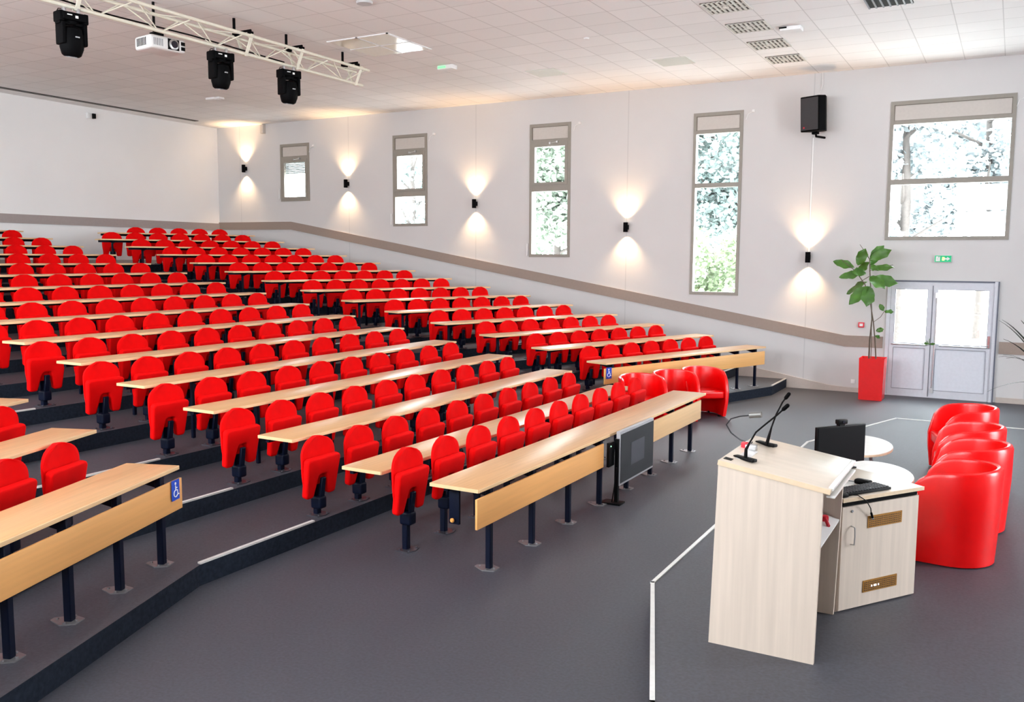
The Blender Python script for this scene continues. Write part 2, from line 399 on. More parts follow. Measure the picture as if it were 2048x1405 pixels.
m = MB(); m.tube([(-.09, -.05, .12), (-.07, -.05, 1.15), (-.07, -.05, 2.0)], .011, 8); m.b2((-.12, -.07, .10), (-.06, -.02, .19)); m.b2((-.10, -.07, 1.9), (-.04, -.02, 2.0)); m.obj('bolt_rod', STEEL, l2)
m = MB(); m.b2((.80, -.05, 1.0), (.84, -.02, 1.22)); m.tube([(.82, -.07, 1.04), (.70, -.07, 1.04)], .011, 8); m.tube([(.82, -.02, 1.04), (.82, -.075, 1.04)], .011, 8); m.obj('door_handle', CHROME, l2)
m = MB(); m.tube([(-.84, -.04, 1.0), (-.2, -.04, 1.0)], .012, 8); m.obj('push_bar', STEEL, l1)
m = MB(); m.tube([(.0, -.04, 1.0), (.84, -.04, 1.0)], .012, 8); m.obj('push_bar', STEEL, l2)

sg = thing('leaf_sprig', 'small green leafy sprig tucked at the middle of the double door', 'sprig', (-1.33, W-.075, 1.03))
for a, b in (((-.10, .02), .05), ((.12, .01), .05), ((-.05, .07), .03)):
    m = MB(); q = [m.bm.verts.new(v) for v in ((0, 0, 0), (a[0]*.5, -.01, a[1]*.5+b*.5), (a[0], 0, a[1]), (a[0]*.5, -.01, a[1]*.5-b*.5))]; m.bm.faces.new(q); m.obj('leaf', LEAF, sg, smooth=False)
m = MB(); m.tube([(0, .03, -.01), (0, 0, .02), (.01, -.01, .10)], .005, 6); m.obj('stem', LEAF, sg)

# ------------------------------------------------------------------ seats
def seat_back_mesh():
    m = MB(); nu, nv = 12, 14; fr, bk = [], []
    for j in range(nv+1):
        v = (j/nv)**.8; z = .47+.455*v
        q_ = max(0, (z-.755)/.17); hw = .225*max(0, 1-q_**2.3)**.5 if q_ < 1 else 0
        hw = max(hw, .05); hw *= .94+.06*min(1, v*4)
        xc = -.005-.02*v; rf, rb = [], []
        for i in range(nu+1):
            u = -1+2*i/nu; e = max(0, 1-abs(u)**5)**.5*(1-max(0, (v-.9)/.1)**2*.5)
            c = .030*u*u
            rf.append(m.bm.verts.new((xc+c+.004+.022*e-.016*(1-v), u*hw, z))); rb.append(m.bm.verts.new((xc+c-.022-.022*e, u*hw, z)))
        fr.append(rf); bk.append(rb)
    for j in range(nv):
        for i in range(nu):
            m.bm.faces.new((fr[j][i], fr[j][i+1], fr[j+1][i+1], fr[j+1][i])); m.bm.faces.new((bk[j][i], bk[j+1][i], bk[j+1][i+1], bk[j][i+1]))
        m.bm.faces.new((fr[j][0], fr[j+1][0], bk[j+1][0], bk[j][0])); m.bm.faces.new((fr[j][nu], bk[j][nu], bk[j+1][nu], fr[j+1][nu]))
    for i in range(nu):
        m.bm.faces.new((fr[0][i], bk[0][i], bk[0][i+1], fr[0][i+1])); m.bm.faces.new((fr[nv][i], fr[nv][i+1], bk[nv][i+1], bk[nv][i]))
    return m
def seat_pad_mesh():
    # flipped-up cushion: outline in (y, t); t runs from hinge (bottom) to front edge (top)
    def arc(cx, cy, r, a0, a1, n=5): return [(cx+r*math.cos(R(a0+(a1-a0)*k/n)), cy+r*math.sin(R(a0+(a1-a0)*k/n))) for k in range(n+1)]
    H = .39; o = []
    o += arc(.228-.04, H-.04, .04, 0, 90) + arc(-.228+.04, H-.04, .04, 90, 180)
    o += arc(-.205+.035, .035, .035, 180, 270) + arc(-.105-.02, .03, .03, 270, 340, 3)
    o += arc(-.056+.025, .195, .025, 170, 90, 4) + arc(.056-.025, .195, .025, 90, 10, 4)
    o += arc(.105+.02, .03, .03, 200, 270, 3) + arc(.205-.035, .035, .035, 270, 360)
    m = MB(); q = Matrix(((0, 0, 1, 0), (1, 0, 0, 0), (0, 1, 0, 0), (0, 0, 0, 1)))   # (a,b,c)->(c,a,b)
    mm = Matrix.Translation((.0, 0, .36)) @ Matrix.Rotation(R(9), 4, 'Y') @ q
    m.prism(o, -.034, .034, mm, bev=.024, seg=3)
    return m
def make_seat(short):
    root = thing('flip_seat', 'x', 'seat')
    seat_back_mesh().obj('backrest', RED, root); seat_pad_mesh().obj('seat', RED, root)
    z0 = S if short else 0
    m = MB(); m.box((-.02, 0, (z0+.30)/2), (.058, .058, .30-z0), bev=.008, seg=1); m.obj('post', NAVY, root)
    m = MB(); m.box((.0, 0, .295), (.12, .105, .12), bev=.025, seg=3); m.box((.045, 0, .42), (.03, .06, .24), ry=R(7), bev=.006, seg=1); m.box((-.03, 0, .42), (.03, .08, .26), bev=.006, seg=1); m.lathe([(.014, 0), (.014, .01)], (.02, .05, .30), 8); m.obj('hinge_bracket', NAVY, root)
    m = MB(); m.prism([(-.075, -.09), (.06, -.09), (.085, 0), (.06, .09), (-.075, .09)], z0, z0+.010)
    for a, b in ((-.05, -.06), (-.05, .06), (.05, -.06), (.05, .06)): m.lathe([(.011, 0), (.011, .010)], (a, b, z0+.010), 8)
    m.obj('base_plate', [mat('dull_plate', (.10, .10, .12), .35, metal=.7, noise=.1)], root)
    return root
seatL = make_seat(False); seatS = make_seat(True)
seatLk, seatSk = tree(seatL), tree(seatS); used = {'L': False, 'S': False}
def put_seat(x, y, z, rz, short, label, group):
    key = 'S' if short else 'L'; root, ks = (seatS, seatSk) if short else (seatL, seatLk)
    if not used[key]:
        used[key] = True; root.location = (x, y, z); root.rotation_euler = (0, 0, rz); root['label'] = label; root['group'] = group; return
    copy_tree(root, ks, (x, y, z), rz, label, group)
def slab(x0, x1, y0, y1, z, t=.03):   # desktop with pale edge, top surface at z
    m = MB(); m.b2((x0, y0, z-t), (x1, y1, z), bev=.004)
    return m
def desk(name, L, depth, top, z0, label, group, loc, rz, legs, front_legs=None, panel=None, arm=True):
    """local frame: front edge at x=0, desktop runs back to -depth, y from 0 to L; loc z is floor level of users"""
    root = thing(name, label, 'desk', loc, rz, group)
    m = MB(); m.b2((-depth, 0, top-.026), (0, L, top-.0), bev=.003); m.obj('desktop', WOOD, root)
    m = MB(); m.b2((-.001, .0, top-.031), (.006, L, top-.002), bev=.002); m.b2((-depth, -.006, top-.030), (0, .001, top-.002)); m.b2((-depth, L-.001, top-.030), (0, L+.006, top-.002)); m.obj('edge_band', WOODE, root)
    return root
def desk_leg(root, x, y, z0, top, r=.05, plate=True, arm_len=.30, name='leg'):
    m = MB(); m.box((x, y, (z0+top)/2), (r, r, top-z0), bev=.006, seg=1)
    if arm_len:     # tapered arm under the top
        mm = Matrix.Translation((x, y+.02, top)) @ Matrix.Rotation(R(90), 4, 'X')
        m.prism([(.02, 0), (.02, -.09), (-.02, -.09), (-arm_len, -.025), (-arm_len, 0)], 0, .04, mm)
    lg = m.obj(name, NAVY, root)
    if plate:
        m = MB(); m.prism([(x-.13, y-.02), (x-.02, y-.085), (x+.075, y-.05), (x+.075, y+.05), (x-.02, y+.085), (x-.13, y+.02)], z0, z0+.008)
        for a, b in ((-.09, 0), (.05, .0), (0, -.06), (0, .06)): m.lathe([(.010, 0), (.010, .010)], (x+a, y+b, z0+.008), 8)
        m.obj('foot_plate', mat('plate_steel', (.30, .30, .31), .45, metal=.8, noise=.1), lg)
    return lg

# middle block: 16 desks, 15 rows of 10 seats
GM = 'long beech desks of the middle block'; GR = 'long beech desks of the right block'; GL = 'long beech desks of the left block'
def back_desk(x, y, L, rz, level, name_block, k, h, group, legs, zshift=0):
    z = S*level; root = desk('desk', L, .43, h, z, 'long narrow beech desk, %s row from the front of the %s block' % (ORD[k-1], name_block), group, (x, y, z), rz, None)
    for ly in legs:
        m = MB(); m.box((-.36, ly, h/2-.013), (.04, .04, h-.026), bev=.005, seg=1)
        mm = Matrix.Translation((-.36, ly+.012, h-.026)) @ Matrix.Rotation(R(90), 4, 'X')
        m.prism([(.32, 0), (.32, -.02), (.02, -.085), (-.02, -.085), (-.02, 0)], 0, .024, mm)
        m.obj('leg', NAVY, root)
    m = MB(); m.b2((-.385, .05, h-.075), (-.345, L-.05, h-.026)); m.obj('rail', NAVY, root)
    return root
root = desk('desk', 12.08-6.0, .47, .745, 0, 'long front desk of middle block, dark display mounted on its front', GM, (-3.66, 6.0, 0), 0, None)
for i in range(8): desk_leg(root, -.055, .265+.762*i, 0, .715)
m = MB(); m.b2((.0, 8.485-6.0, .425), (.02, 5.95-6.0, .675), bev=.003); m.obj('front_panel', PANEL, root)
m = MB(); m.b2((.0, 9.84-6.0, .425), (.02, 11.82-6.0, .68), bev=.003); m.obj('front_panel', mat('pale_beech_panel', (.72, .47, .24), .45, noise=.05, nscale=3, stretch=(1, .4, 10)), root)
m = MB(); m.b2((-.40, .18, .36), (-.30, .205, .715), bev=.004); m.obj('end_plate', NAVY, root)
m = MB(); m.lathe([(.018, 0), (.02, .012), (.012, .022)], (0, 0, 0), 12); o = m.obj('cap', ORANGE, root); o.location = (-.35, .16, .40); o.rotation_euler = (R(90), 0, 0)
m = MB(); m.b2((-.40, .1, .66), (-.36, 6.0, .715)); m.obj('rail', NAVY, root)
XD = [None, -3.66]+[-4.70-1.035*(k-2)+.0 for k in range(2, 17)]
for k in range(2, 17):
    x = XD[k]; lv = k-2; y0 = 6.08+.02*min(k-2, 8)
    back_desk(x, y0, 12.10-y0, 0, lv, 'middle', k, .748, GM, [.93+1.212*i for i in range(5) if .93+1.212*i < 5.9])
for k in range(1, 16):
    for i in range(10):
        put_seat(XD[k+1]+.11, 6.32+.606*i, S*max(0, k-2), 0, k > 1,
                 'red flip-up seat, %s from the left in the %s row of middle block' % (ORD[i], ORD[k-1]), 'flip-up seats of the middle block')

# right block: 14 desks turned 20 degrees, 14 rows of 7 seats
RZ = R(-20)
def rpt(k, y, back=0):   # point on the front edge line of right desk k at y (moved back along the row normal)
    x = -4.10-1.03*(k-1)-(17.35-y)*T
    return Vector((x-math.cos(R(20))*back, y+math.sin(R(20))*back, 0))
for k in range(1, 15):
    ya = 13.15 if k < 14 else 13.80; p = rpt(k, ya); L = (17.35-ya)/math.cos(R(20)); lv = k
    if k == 1:
        root = desk('desk', L, .43, .762, 0, 'front beech desk of right block, small blue wheelchair sign at its left end', GR, (p.x, p.y, S*lv), RZ, None)
        for i in range(8): desk_leg(root, -.055, .2+.573*i, 0, .735, .045)
        m = MB(); m.b2((.0, -.05, .42), (.02, L-.05, .675), bev=.003); m.obj('front_panel', mat('orange_beech_right', (.78, .42, .14), .45, noise=.05, nscale=3, stretch=(1, .4, 10)), root)
    else:
        back_desk(p.x, p.y, L, RZ, lv, 'right', k, .762, GR, [.35+1.1*i for i in range(4) if .35+1.1*i < L-.1])
for k in range(1, 15):
    n = 7 if k < 14 else 5
    for i in range(n):
        y = (13.95 if k < 14 else 15.10)+.508*i; q = rpt(k+1, y); c = Vector((math.cos(RZ), math.sin(RZ), 0))*.10; q = q+c
        put_seat(q.x, q.y, S*k+.012 if k < 14 else S*14, RZ, k < 14,
                 'red flip-up seat, %s from the left in the %s row of right block' % (ORD[i], ORD[k-1]), 'flip-up seats of the right block')

# left block: nearest three rows
LZ = R(20); ENDS = [(-5.81, 4.87), (-6.93, 4.94), (-8.02, 5.02)]
for k, (x, y) in enumerate(ENDS, 1):
    L = 4.3; ux, uy = math.sin(LZ), -math.cos(LZ)
    px, py = x+ux*L, y+uy*L        # far-left end; local +y runs back to the right end
    if k == 1:
        root = desk('desk', L, .46, .745, 0, 'front beech desk of left block, blue wheelchair sign on its panel corner', GL, (px, py, S), LZ, None)
        for i in range(7): desk_leg(root, -.03, L-.24-.565*i, 0, .715, .055)
        m = MB(); m.b2((.02, .0, .407), (.04, L-.03, .655), bev=.003); m.obj('front_panel', PANEL, root)
        ldesk = root
    else:
        back_desk(px, py, L, LZ, k, 'left', k, .745, GL, [L-.2-.6*i for i in range(7)])
for k, n in ((1, 4), (2, 3)):
    x, y = ENDS[k]; 
    for i in range(n):
        d = (.62 if k == 1 else .5)+.61*i; q = Vector((x+math.sin(LZ)*d+.10*math.cos(LZ), y-math.cos(LZ)*d+.1*math.sin(LZ), 0))
        put_seat(q.x, q.y, S*k, LZ, True, 'red flip-up seat, %s from the right end in the %s row of left block' % (ORD[i], ORD[k-1]), 'flip-up seats of the left block')

# blue wheelchair signs
def wheelchair(name, size, label, loc, rz):
    root = thing(name, label, 'sign', loc, rz); s_ = size
    MB().b2((0, -s_*.42, -s_*.6), (.003, s_*.42, s_*.6)).obj('sign_plate', BLUE, root, smooth=False)
    m = MB(); x = .006
    def P(a, b): return (x, a*s_, b*s_)
    m.lathe([(.0001, 0), (.085*s_, 0), (.085*s_, .002)], (0, 0, 0), 14)
    bmesh.ops.rotate(m.bm, verts=m.bm.verts, cent=(0, 0, 0), matrix=Matrix.Rotation(R(90), 3, 'Y')); bmesh.ops.translate(m.bm, verts=m.bm.verts, vec=P(-.06, .40))
    m.tube([P(-.05, .28), P(-.03, .0), P(.14, -.02), P(.20, -.30), P(.30, -.28)], .035*s_, 6)
    m.tube([P(-.04, .14), P(.13, .13)], .028*s_, 6)
    m.tube([P(.0+.2*math.cos(R(a))-.04, -.2+.2*math.sin(R(a))) for a in range(100, 345, 15)], .028*s_, 6)
    m.obj('symbol', SIGNW, root); return root
q = Vector((-5.745+.042*math.cos(LZ), 4.775, .745))
wheelchair('wheelchair_sign', .135, 'blue wheelchair sign on the orange panel of the left front desk', (-5.714, 4.750, .753), LZ)
q = rpt(1, 13.19)
wheelchair('wheelchair_sign', .15, 'small blue wheelchair sign on the panel of the right front desk', (q.x+.024, q.y-.01, .77), RZ)

# ------------------------------------------------------------------ display in front of the middle desk
tv = thing('display_screen', 'dark flat display standing against the front of the middle desk', 'screen', (-3.585, 9.19, 0))
m = MB(); m.b2((0, -.505, .19), (.045, .505, .775), bev=.006); m.obj('casing', mat('grey_bezel', (.33, .33, .35), .35, noise=.04), tv)
m = MB(); m.b2((.044, -.49, .215), (.050, .49, .745)); m.obj('screen', SCREEN, tv, smooth=False)
m = MB(); m.b2((.0495, -.20, .36), (.0515, .20, .61)); m.obj('screen_reflection_patch', SCREENM, tv, smooth=False)  # lighter rectangle painted on the screen as a reflection
m = MB(); m.b2((-.005, -.53, .01), (.035, -.49, .70)); m.obj('post', BLACK, tv)
m = MB(); m.b2((-.13, -.60, 0), (.09, -.45, .02), bev=.004); m.obj('foot', BLACK, tv)
m = MB(); m.tube([(.03, -.56, .40), (.02, -.585, .2), (-.02, -.55, .02)], .006, 6); m.obj('cable', BLACK, tv)
bx = thing('wall_box', 'black control box with green light between desk panel and dark display', 'box', (-3.62, 8.57, .42))
m = MB(); m.b2((0, -.06, 0), (.03, .085, .26), bev=.005); m.obj('casing', BLACK, bx)
m = MB(); m.lathe([(.007, 0), (.007, .006)], (0, 0, 0), 10); o = m.obj('indicator_light', emis('green_led', (.3, 1, .5), 2), bx); o.location = (.03, -.02, .22); o.rotation_euler = (0, R(90), 0)

# ------------------------------------------------------------------ tub armchairs
def armchair(loc, rz, label, group):
    root = thing('tub_armchair', label, 'armchair', loc, rz, group)
    # local: faces +x.  shell path around U
    Rr, th, fx = .355, .055, .30; P = []
    ns = 8
    for i in range(ns+1): P.append((fx-(fx+.02)*i/ns, Rr, (1, 0)))
    path = []
    for i in range(7): path.append((fx-(fx+.0)*i/6, -Rr, 0, -1))
    for i in range(1, 18):
        a = R(-90-180*i/18); path.append((Rr*math.cos(a), Rr*math.sin(a), math.cos(a), math.sin(a)))
    for i in range(7): path.append(((fx)*i/6, Rr, 0, 1))
    m = MB(); rings = []
    for x, y, nx, ny in path:
        s_ = (x+Rr)/(fx+Rr)      # 0 back .. 1 arm front
        h = .79-.05*s_-(.0 if s_ < .55 else .30*(1-math.sqrt(max(0, 1-((s_-.55)/.45)**2.6))))
        o_ = (x, y); i_ = (x-nx*th, y-ny*th); taper = .92
        prof = [(o_[0]*taper, o_[1]*taper, .012), (o_[0]*1.0, o_[1]*1.0, h*.6), (o_[0]*1.01, o_[1]*1.01, h-.035),
                (o_[0]-nx*.006, o_[1]-ny*.006, h-.010), (o_[0]-nx*th*.5, o_[1]-ny*th*.5, h), (i_[0]+nx*.006, i_[1]+ny*.006, h-.010), (i_[0], i_[1], h-.035), (i_[0], i_[1], h*.6), (i_[0]*taper, i_[1]*taper, .012)]
        rings.append([m.bm.verts.new(p) for p in prof])
    for a, b in zip(rings, rings[1:]):
        for j in range(9): m.bm.faces.new((a[j], b[j], b[(j+1) % 9], a[(j+1) % 9]))
    m.bm.faces.new(rings[0]); m.bm.faces.new(rings[-1][::-1])
    m.obj('shell', VINYL, root)
    m = MB(); out = []
    r_ = Rr-th-.004
    for i in range(15): a = R(90+180*i/14); out.append((r_*math.cos(a), r_*math.sin(a)))
    out += [(.26, -r_), (.285, -r_+.03), (.285, r_-.03), (.26, r_)]
    m.prism(out, .31, .435, bev=.03, seg=3); m.obj('seat_cushion', VINYL, root)
    m = MB()
    for a, b in ((.2, .24), (.2, -.24), (-.2, .2), (-.2, -.2)): m.lathe([(.02, 0), (.02, .03)], (a, b, 0), 10)
    m.obj('glide', BLACK, root)
    return root
ach = armchair((-5.0, 13.08, 0), R(-55), 'leftmost red vinyl tub armchair behind the right end of front desk', 'red tub armchairs beside the front desk')
ak = tree(ach)
copy_tree(ach, ak, (-4.72, 13.82, 0), R(-55), 'middle of three red tub armchairs at the right end of front desk', 'red tub armchairs beside the front desk')
copy_tree(ach, ak, (-4.46, 14.50, 0), R(-54), 'red tub armchair nearest the plant, its seat cushion in full view', 'red tub armchairs beside the front desk')
GS = 'red tub armchairs in a line on the stage'
for (x, y, a, lb) in ((-.335, 8.02, 174, 'nearest red tub armchair on the stage, close behind the pale cabinet'),
                      (-.27, 9.06, 180, 'red tub armchair on stage, second from the pale cabinet'),
                      (-.33, 10.02, 184, 'red tub armchair on stage, third from the pale cabinet'),
                      (-.41, 11.30, 195, 'farthest red tub armchair on the stage, nearest the double door')):
    copy_tree(ach, ak, (x, y, S), R(a), lb, GS)
COL_chairs = [o for o in COL.objects if o.name.startswith('tub_armchair')]

# ------------------------------------------------------------------ low white tables
def low_table(loc, rz, label):
    root = thing('coffee_table', label, 'table', loc, rz, 'low white tables on the stage')
    m = MB(); t = bmesh.new(); n = 40
    poly = [(.36*math.cos(2*math.pi*i/n), .56*math.sin(2*math.pi*i/n)) for i in range(n)]; m.prism(poly, .405, .43, bev=.003, seg=1); m.obj('tabletop', OFFW, root)
    m = MB(); m.prism([(x*1.006, y*1.006) for x, y in poly], .400, .422); m.obj('edge_band', MAPLEE, root)
    for a, b in ((.17, -.28), (-.17, -.28), (.17, .28), (-.17, .28)):
        m = MB(); m.tube([(a*.8, b*.8, .40), (a, b, 0)], .013, 10); m.obj('leg', GREYB, root)
    m = MB(); m.b2((-.15, -.24, .385), (.15, .24, .402)); m.obj('underframe', GREYB, root)
    return root
low_table((-1.39, 10.22, S), R(6), 'oval white low table on stage beside the farther armchairs')
low_table((-1.06, 8.86, S), R(8), 'oval white low table right behind the pale cabinet top')

# ------------------------------------------------------------------ lectern
lec = thing('lectern', 'tall pale maple lectern with sloping top at the stage front', 'lectern', (-1.57, 5.39, S))
LW, LD = .665, .89; A = math.atan2(.1, .66)
def zt(x): return 1.190-.151*x      # underside of the top in local coords
mm = Matrix.Translation((0, .03, 0)) @ Matrix.Rotation(R(90), 4, 'X')
MB().prism([(0, 0), (LW-.02, 0), (LW-.005, zt(LW-.005)-.03), (.03, zt(.03)-.03)], 0, .03, mm).obj('side_panel', MAPLE, lec, smooth=False)
mm = Matrix.Translation((0, LD, 0)) @ Matrix.Rotation(R(90), 4, 'X')
MB().prism([(0, 0), (LW-.05, 0), (LW-.02, zt(LW)-.03), (.03, zt(.03)-.03)], 0, .03, mm).obj('side_panel', MAPLE, lec, smooth=False)
m = MB(); m.b2((.02, .03, 0), (.045, LD-.03, zt(.03)-.04)); m.obj('front_panel', MAPLE, lec, smooth=False)
m = MB(); m.box((LW/2+.033, LD/2, zt(LW/2+.018)-.015), (LW+.018, LD+.01, .030), ry=math.atan(.151), bev=.003); m.obj('top_board', [MAPLET], lec)
m = MB(); m.box((LW/2+.033, -.0065, zt(LW/2+.018)-.015), (LW+.018, .003, .031), ry=math.atan(.151)); m.obj('edge_band', MAPLEE, lec)
m = MB(); m.box((LW+.035, LD/2, zt(LW)-.005), (.03, LD-.06, .022), ry=math.atan(.151), bev=.003); m.box((LW+.03, LD/2, zt(LW)-.06), (.05, LD-.10, .014), bev=.003); m.obj('drawer_ledge', OFFW, lec)
m = MB(); m.box((LW/2-.0, LD/2, .74), (LW-.06, LD-.07, .02), ry=math.atan(.25)); m.obj('shelf', WHITE, lec)
m = MB(); m.b2((LW-.07, .032, zt(LW)-.13), (LW-.04, .05, zt(LW)-.10)); m.b2((LW-.09, .032, zt(LW)-.25), (LW-.07, .05, zt(LW)-.23)); m.obj('screw_cap', BLACK, lec)
m = MB()
for i in range(12): m.b2((LW-.20, LD-.034, .25+.045*i), (LW-.195, LD-.029, .255+.045*i))
m.obj('shelf_pin_holes', BLACKM, lec)
m = MB(); m.box((.13, .30, zt(.13)+.002), (.07, .30, .004), ry=math.atan(.151)); m.obj('paper_recess', CLOTH, lec)
# things on the lectern
def on_lec(x, y, dz=0): return (x, y, S+zt(x+1.57)+dz)
def mic(pts, base, rz, label):
    root = thing('gooseneck_microphone', label, 'microphone', base, rz, 'gooseneck microphones on the lectern')
    m = MB(); m.box((0, 0, .012), (.165, .045, .022), bev=.008); m.obj('base', BLACK, root)
    inv = Matrix.Rotation(-rz, 4, 'Z') @ Matrix.Translation([-v for v in base])
    L = [inv @ Vector(p) for p in pts]; L[0] = Vector((L[0].x, L[0].y, .015))
    n = len(L); m = MB(); m.tube(L, [.012, .010]+[.0055]*(n-2), 8); m.obj('gooseneck', BLACK, root)
    m = MB(); d = (L[-1]-L[-2]).normalized(); m.tube([L[-1]-d*.01, L[-1], L[-1]+d*.035, L[-1]+d*.045], [.008, .013, .013, .008], 10); m.obj('microphone_capsule', BLACKM, root)
    return root
b = on_lec(-1.416, 5.55, .0); mic([(-1.413, 5.55, 1.36), (-1.411, 5.55, 1.41), (-1.388, 5.55, 1.458), (-1.353, 5.55, 1.525), (-1.299, 5.55, 1.578), (-1.225, 5.55, 1.648), (-1.19, 5.55, 1.685)], b, R(-28), 'black gooseneck microphone bending right, at the near edge of lectern top')
b = on_lec(-1.41, 6.08, .0); mic([(-1.40, 6.05, 1.36), (-1.387, 6.05, 1.41), (-1.372, 6.05, 1.473), (-1.345, 6.05, 1.561), (-1.306, 6.05, 1.649), (-1.285, 6.05, 1.68)], b, R(-30), 'straighter black gooseneck microphone at the far edge of lectern top')
lp = thing('reading_lamp', 'slim silver gooseneck reading lamp curving over the lectern edge', 'lamp', on_lec(-1.50, 5.97))
o0 = Vector(on_lec(-1.50, 5.97)); pts = [(-1.494, 6., 1.36), (-1.53, 6., 1.363), (-1.569, 6., 1.375), (-1.633, 6., 1.417), (-1.666, 6., 1.47), (-1.636, 6., 1.514), (-1.575, 6., 1.537), (-1.507, 6., 1.55)]
m = MB(); m.tube([Vector(p)-o0 for p in pts], .005, 8); m.obj('gooseneck', mat('dark_gooseneck', (.05, .05, .055), .35, metal=.6, noise=.05), lp)
m = MB(); m.tube([Vector((-1.51, 6, 1.55))-o0, Vector((-1.43, 6, 1.562))-o0], .020, 12); m.obj('lamp_head', mat('dull_lamp_head', (.22, .22, .21), .4, metal=.7, noise=.05), lp)
m = MB(); m.box((.0, .0, .012), (.04, .05, .03), bev=.004); m.obj('base', CHROME, lp)
bk_ = thing('socket_box', 'small red and steel socket box on the lectern top', 'socket', on_lec(-1.47, 5.87))
m = MB(); m.box((-.035, 0, .02), (.035, .045, .045), bev=.004); m.obj('red_end', REDM, bk_)
m = MB(); m.box((.015, -.015, .016), (.07, .05, .035), bev=.004); m.obj('steel_body', STEEL, bk_)
m = MB(); m.box((0, 0, .003), (.05, .05, .006), ry=math.atan(.151)); tag(m.obj('switch_plate', BLACK, loc=on_lec(-1.50, 5.47)), 'small black square switch plate on lectern top corner', 'switch')
m = MB(); m.tube([(0, 0, 0), (.05, .02, .05), (.12, .0, .045), (.15, -.05, .01)], .012, 8); m.box((.10, .02, .04), (.07, .05, .04), bev=.01, rz=.4)
tag(m.obj('cable_bundle', REDM, loc=(-1.12, 6.05, .171+.74-.06)), 'small red cable bundle lying on the shelf inside the lectern', 'cable')

# ------------------------------------------------------------------ cabinet beside the lectern
CA = math.atan2(.83, .557)
cab = thing('equipment_cabinet', 'pale maple equipment cabinet with two brass vent grilles beside lectern', 'cabinet', (-.937, 6.296, S), CA)
CL, CD, CH = .777, .66, .785     # local: +x along the front, +y towards the back
m = MB(); m.b2((0, .02, .0), (CL, CD, CH-.03)); m.obj('body', MAPLE, cab, smooth=False)
m = MB(); m.b2((-.01, -.02, CH-.0), (CL+.015, CD+.01, CH+.026), bev=.003); m.obj('top', MAPLET, cab)
m = MB(); m.b2((-.01, -.023, CH), (CL+.015, -.019, CH+.026)); m.obj('edge_band', MAPLEE, cab)
dr = MB().b2((.01, 0, .012), (CL-.01, .02, CH-.04)).obj('door', MAPLE, cab, smooth=False)
def vent(x0, z0):
    m = MB(); m.b2((x0, -.006, z0), (x0+.34, 0, z0+.088))
    o = m.obj('vent_grille', BRASS, dr, smooth=False); m = MB()
    return o
v1 = MB().b2((.255, -.005, .570), (.595, 0, .655)).obj('vent_grille', BRASS, dr, smooth=False)
v2 = MB().b2((.235, -.005, .107), (.575, 0, .192)).obj('vent_grille', BRASS, dr, smooth=False)
for x0, z0, vg in ((.255, .570, v1), (.235, .107, v2)):
    m = MB()
    for r_ in range(5):
        for c_ in range(18): m.b2((x0+.012+c_*.0178, -.0065, z0+.010+r_*.014), (x0+.012+c_*.0178+.011, -.0045, z0+.010+r_*.014+.006))
    m.obj('grille_slots', mat('dark_slot', (.05, .02, .005), .5, noise=.1), vg, smooth=False)
m = MB()
for x in (0, .025, .034, .043, .068): m.b2((.315+x, -.009, .140), (.322+x, -.0064, .152))
m.obj('indicator_light', emis('pale_led', (.85, .85, 1), 1.5), dr)
m = MB(); m.tube([(.10, 0, .605), (.10, -.03, .60), (.10, -.035, .54), (.10, -.03, .48), (.10, 0, .475)], .005, 8); m.obj('handle', STEEL, dr)
m = MB(); m.lathe([(.009, 0), (.009, .006)], (0, 0, 0), 12); o = m.obj('lock', GREYB, dr); o.location = (.10, 0, .71); o.rotation_euler = (R(90), 0, 0)
m = MB(); m.b2((.012, .0, CH-.034), (CL-.03, .018, CH-.004)); m.obj('shadow_gap', BLACKM, cab)
ZC = S+CH+.026
ca, sa = math.cos(CA), math.sin(CA)
def cabp(x, y, z=0): return (-.937+ca*x-sa*y, 6.296+sa*x+ca*y, ZC+z)
kb = thing('keyboard', 'black computer keyboard along the front edge of cabinet top', 'keyboard', cabp(.27, .09), CA)
m = MB(); m.box((0, 0, .012), (.45, .15, .018), bev=.004); m.obj('body', BLACK, kb)
m = MB()
for r_ in range(5):
    for c_ in range(16): m.box((-.205+c_*.0273, -.052+r_*.026, .024), (.021, .020, .008), bev=.002, seg=1)
m.obj('keys', mat('key_black', (.03, .03, .035), .35, noise=.05), kb)
ms = thing('computer_mouse', 'black computer mouse behind the keyboard on the cabinet', 'mouse', cabp(.44, .215), CA+.3)
m = MB(); m.box((0, 0, .018), (.065, .115, .036), bev=.016, seg=3); m.obj('body', BLACK, ms)
m = MB(); m.tube([(0, .055, .01), (.0, .12, .006), (-.08, .15, .004), (-.18, .13, .004)], .003, 6); m.obj('cable', BLACK, ms)
m = MB(); m.box((0, 0, .0015), (.30, .21, .003), bev=.001); tag(m.obj('paper_sheets', OFFW, loc=cabp(.30, .33)), 'white paper sheets between keyboard and monitor on the cabinet', 'paper'); COL.objects[-1].rotation_euler = (0, 0, CA+.2)
mo = thing('computer_monitor', 'black flat computer monitor with webcam on the cabinet', 'monitor', (-1.11, 7.245, ZC), math.atan2(.40, .30))
m = MB(); m.b2((-.245, -.012, .035), (.245, .018, .335), bev=.005); m.obj('casing', BLACK, mo)
m = MB(); m.b2((-.235, -.0135, .045), (.235, -.012, .325)); m.obj('screen', mat('black_screen', (.002, .002, .003), .4, spec=.1, noise=.02), mo, smooth=False)
m = MB(); m.b2((-.03, .015, .0), (.03, .04, .2)); m.b2((-.11, -.07, 0), (.11, .09, .012), bev=.004); m.obj('stand', BLACK, mo)
wc = thing('webcam', 'small black webcam clipped on top of the monitor', 'webcam', (-1.11, 7.245, ZC+.335), math.atan2(.40, .30))
